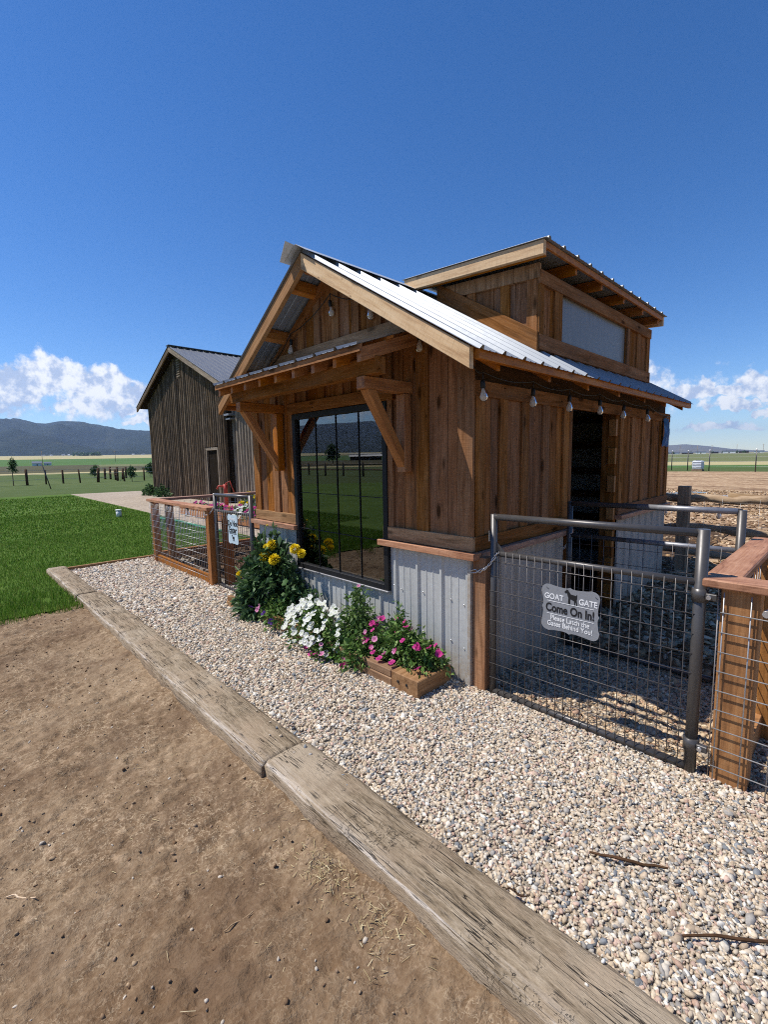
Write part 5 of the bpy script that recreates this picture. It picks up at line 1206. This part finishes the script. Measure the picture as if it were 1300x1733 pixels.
def tree(name, label, x, y, h, cr, seed, group=None, trunk=.3):
    z = terr(x, y); t = thing(name, (x, y, z), label, 'tree', group)
    tr = tube('trunk', t, [(x, y, z-.1), (x+.03*h*.2, y, z+h*trunk), (x, y+.02*h, z+h*.8)], [h*.022, h*.016, h*.006], M['grey'], 7)
    for k in range(5):
        a = k*2.4+seed; tube('limb', tr, [(x, y, z+h*(trunk+.08*k)), (x+cr*.6*math.cos(a), y+cr*.6*math.sin(a), z+h*(trunk+.12*k+.12))], h*.007, M['grey'], 5)
    VV, FF, CC = [], [], []; off = 0; q = random.Random(seed)
    for k in range(7):
        a = q.uniform(0, 6.28); rr = q.uniform(0, .5)*cr
        v, f, c = foliage(x+rr*math.cos(a), y+rr*math.sin(a), z+h*(trunk+.06+.07*k), cr*q.uniform(.4, .65), cr*q.uniform(.4, .65), h*.24, 130, cr*.22, DK, .6, .2, .1, 1, seed*10+k)
        VV.append(v); FF.append(f+off); CC.append(c); off += len(v)
    o = place('crown', npmesh('crown', np.concatenate(VV), np.concatenate(FF), M['leaf'], np.concatenate(CC)), Matrix.Identity(4), t); o['kind'] = 'stuff'
def pol(a, r): return r*math.cos(R(a))+CAMP.x, r*math.sin(R(a))+CAMP.y
tree('sapling', 'small staked sapling at the wire fence end', -44.4, 1.7, 1.75, .42, 1, trunk=.55)
x, y = pol(168.0, 62); tree('young_tree', 'small dark round tree standing alone in the pasture', x, y, 1.75, .62, 2, trunk=.1)
x, y = pol(162.75, 58); tree('young_tree', 'dark young tree half hidden by the barn corner', x, y, 2.0, .75, 3, trunk=.1)
x, y = pol(164.6, 46); tree('young_tree', 'thin leafy young tree among the corral posts', x, y, 1.5, .5, 4, trunk=.2)
def far_house(a, r, w, h, mat, roofm, label, group=None, cat='house', d=6):
    x, y = pol(a, r); z = terr(x, y); t = thing('farm_building', (x, y, z), label, cat, group)
    u = Vector((-math.sin(R(a)), math.cos(R(a)), 0)); n = Vector((math.cos(R(a)), math.sin(R(a)), 0)); c = Vector((x, y, z))
    P = lambda s, q, k: c+u*s*w/2+n*q*d/2+Vector((0, 0, k))
    solid('wall', t, [P(-1,-1,-.3), P(1,-1,-.3), P(1,1,-.3), P(-1,1,-.3), P(-1,-1,h*.6), P(1,-1,h*.6), P(1,1,h*.6), P(-1,1,h*.6)], mat, u, n)
    solid('roof', t, [P(-1.06,-1.15,h*.58), P(1.06,-1.15,h*.58), P(1.06,1.15,h*.58), P(-1.06,1.15,h*.58), P(-1.06,0,h), P(1.06,0,h)], roofm, u, n, [(0,1,2,3),(0,4,5,1),(3,2,5,4),(0,3,4),(1,5,2)])
    bx_ = [P(-.1,-1.01,0), P(.1,-1.01,0), P(.1,-1.0,0), P(-.1,-1.0,0), P(-.1,-1.01,h*.4), P(.1,-1.01,h*.4), P(.1,-1.0,h*.4), P(-.1,-1.0,h*.4)]; solid('door', t, bx_, M['darkwood'], u, n)
far_house(172.75, 330, 4.5, 2.4, M['tank'], M['barnroof'], 'long pale shed on the green field to the left'); far_house(171.9, 335, 3.5, 2.0, M['tank'], M['barnroof'], 'small pale shed beside the long one on the field')
for i in range(9):
    a = 162.6+rnd.random()*12; r = rnd.uniform(2150, 2900); far_house(a, r, rnd.uniform(8, 15), rnd.uniform(4, 7), M['white'], M['galv'] if i % 2 else M['barnroof'], 'tiny pale farmhouse at the foot of the forested mountain', 'farmhouses along the mountain foot', d=12)
def far_trees(a, r, n, spread, h, label, group):
    for i in range(n):
        aa = a+rnd.uniform(-spread, spread); x, y = pol(aa, r*rnd.uniform(.97, 1.03)); z = terr(x, y); t = thing('far_tree', (x, y, z), label, 'tree', group)
        v, f, c = foliage(x, y, z+h*.15, h*.55, h*.55, h*.85, 70, h*.28, DK, .8, .1, .1, 1, 300+i); o = place('crown', npmesh('crown', v, f, M['leaf'], c), Matrix.Identity(4), t); o['kind'] = 'stuff'
        tube('trunk', t, [(x, y, z-.2), (x, y, z+h*.4)], h*.04, M['grey'], 5)
far_trees(168.5, 2100, 26, 1.3, 13, 'dark tree in the far windbreak below the mountain', 'windbreak below the mountain')
far_trees(101.5, 1500, 10, 3.2, 7, 'dark tree by the far houses on the eastern plain', 'trees on the eastern plain')
for i in range(7): far_house(97.2+i*1.15, 1480+rnd.uniform(-60, 60), rnd.uniform(14, 26), rnd.uniform(5, 8), M['darkwood'] if i % 2 else M['white'], M['barnroof'], 'tiny house on the skyline of the eastern plain', 'houses on the eastern plain', d=10)
def pole(a, r, h, label, group):
    x, y = pol(a, r); z = terr(x, y); t = thing('utility_pole', (x, y, z), label, 'pole', group); tube('mast', t, [(x, y, z-.3), (x, y, z+h)], h*.012+.05, M['grey'], 6)
    u = Vector((-math.sin(R(a)), math.cos(R(a)), 0)); p = Vector((x, y, z+h*.92)); tube('crossarm', t, [p-u*h*.11, p+u*h*.11], .09, M['grey'], 5)
for a in (96.9, 98.9, 100.9, 102.1, 103.6): pole(a, 900, 14, 'thin utility pole on the eastern plain', 'utility poles on the eastern plain')
for a in (166.0, 172.3): pole(a, 420, 9, 'thin utility pole on the western fields', 'utility poles on the western fields')

# ================================================================== far right: stake fence, tank, panel
TF = thing('stake_fence', (-9, 49, 0), 'steel stake and wire fence along the far side of the corral', 'fence')
tps = [(-18, 52.5), (-13.4, 50.9), (-11.6, 50.2), (-10.1, 49.6), (-8.2, 48.75), (-4.6, 47.0), (-1, 45), (4, 43)]
for x, y in tps: tube('stake', TF, [(x, y, -.1), (x, y, 1.75)], .045, M['pipe'], 6); 
for x, y in tps: tube('stake_top', TF, [(x, y, 1.75), (x, y, 1.9)], .046, M['white'], 6)
for z in (.4, .8, 1.2, 1.5): tube('wire', TF, [(x, y, z) for x, y in tps], .012, M['wire'], 4)
PG = thing('pipe_panel', (-14.8, 51, 0), 'dark tubular corral panel standing at the stake fence', 'gate')
for z in (.3, .7, 1.1, 1.5): tube('rail', PG, [(-17.6, 51.9, z), (-14.9, 51.0, z)], .04, M['pipe'], 6)
for x, y in ((-17.6, 51.9), (-14.9, 51.0)): tube('upright', PG, [(x, y, -.05), (x, y, 1.55)], .045, M['pipe'], 6)
tube('brace', PG, [(-14.2, 51.1, 1.3), (-12.4, 50.4, .2)], .03, M['pipe'], 6); tube('brace', PG, [(-13.6, 50.8, .1), (-12.8, 50.5, 1.1), (-12.2, 50.3, 1.3)], .03, M['pipe'], 6)
TK = thing('water_tank', (-9.0, 48.4, 0), 'square white water tank in a cage by the stake fence', 'tank')
bx('body', TK, (-9.4, 48.0, .1), (-8.6, 48.8, .9), M['tank'], bev=.08); bx('pallet', TK, (-9.42, 47.98, -.05), (-8.58, 48.82, .09), M['grey'], bev=.01)
for z in (.3, .55, .8): tube('cage_bar', TK, [(-9.43, 47.97, z), (-8.57, 47.97, z), (-8.57, 48.83, z), (-9.43, 48.83, z)], .02, M['zinc'], 5, closed=True)
tube('lid', TK, [(-9, 48.4, .9), (-9, 48.4, .96)], .2, M['ink'], 10)
# rail fence and shed across the lawn behind the camera, mirrored in the window
RF = thing('rail_fence', (-25, -26, 0), 'brown two rail fence across the lawn, mirrored in the window', 'fence')
for i in range(16):
    x = -48+i*2.9; tube('post', RF, [(x, -26, -.1), (x, -26, 1.35)], .11, M['grey'], 7)
for z in (.6, 1.1): tube('rail', RF, [(-48, -26.05, z), (-30, -26.1, z+.03), (-4.5, -26.05, z)], .07, M['grey'], 7)
sheet('dirt_track', [(-60, -25.8), (-4, -25.8), (-4.2, -19.9), (-9, -19.9), (-36, -19.9), (-60, -19.9)], -.032, M['dirt'])
far_house(-139, 300, 20, 4.5, M['darkwood'], M['barnroof'], 'low farm shed with a pale roof mirrored in the window', d=12)
for i, (x, y) in enumerate([(-105, -80), (-118, -72)]): tree('field_tree', 'leafy tree in the pasture mirrored in the window', x, y, rnd.uniform(6, 9), rnd.uniform(2.4, 3.4), 60+i, 'trees mirrored in the window', .15)

# ================================================================== air
HZ = struct('haze', [(x, y, z) for z in (-2, 560) for (x, y) in ((-13000, -13000), (13000, -13000), (13000, 13000), (-13000, 13000))], BOXF, M['white'])
m = bpy.data.materials.new('hazy_air'); m.use_nodes = True; m.node_tree.nodes.clear(); N = NT(m.node_tree)
pv = N.n('VolumePrincipled'); pv.inputs['Color'].default_value = (.50, .68, 1, 1); pv.inputs['Density'].default_value = 6.8e-5; pv.inputs['Anisotropy'].default_value = .2
N.t.links.new(pv.outputs[0], N.n('OutputMaterial').inputs['Volume']); HZ.data.materials.clear(); HZ.data.materials.append(m); HZ['kind'] = 'stuff'; tag(HZ, 'thin blue haze over the valley', 'haze')
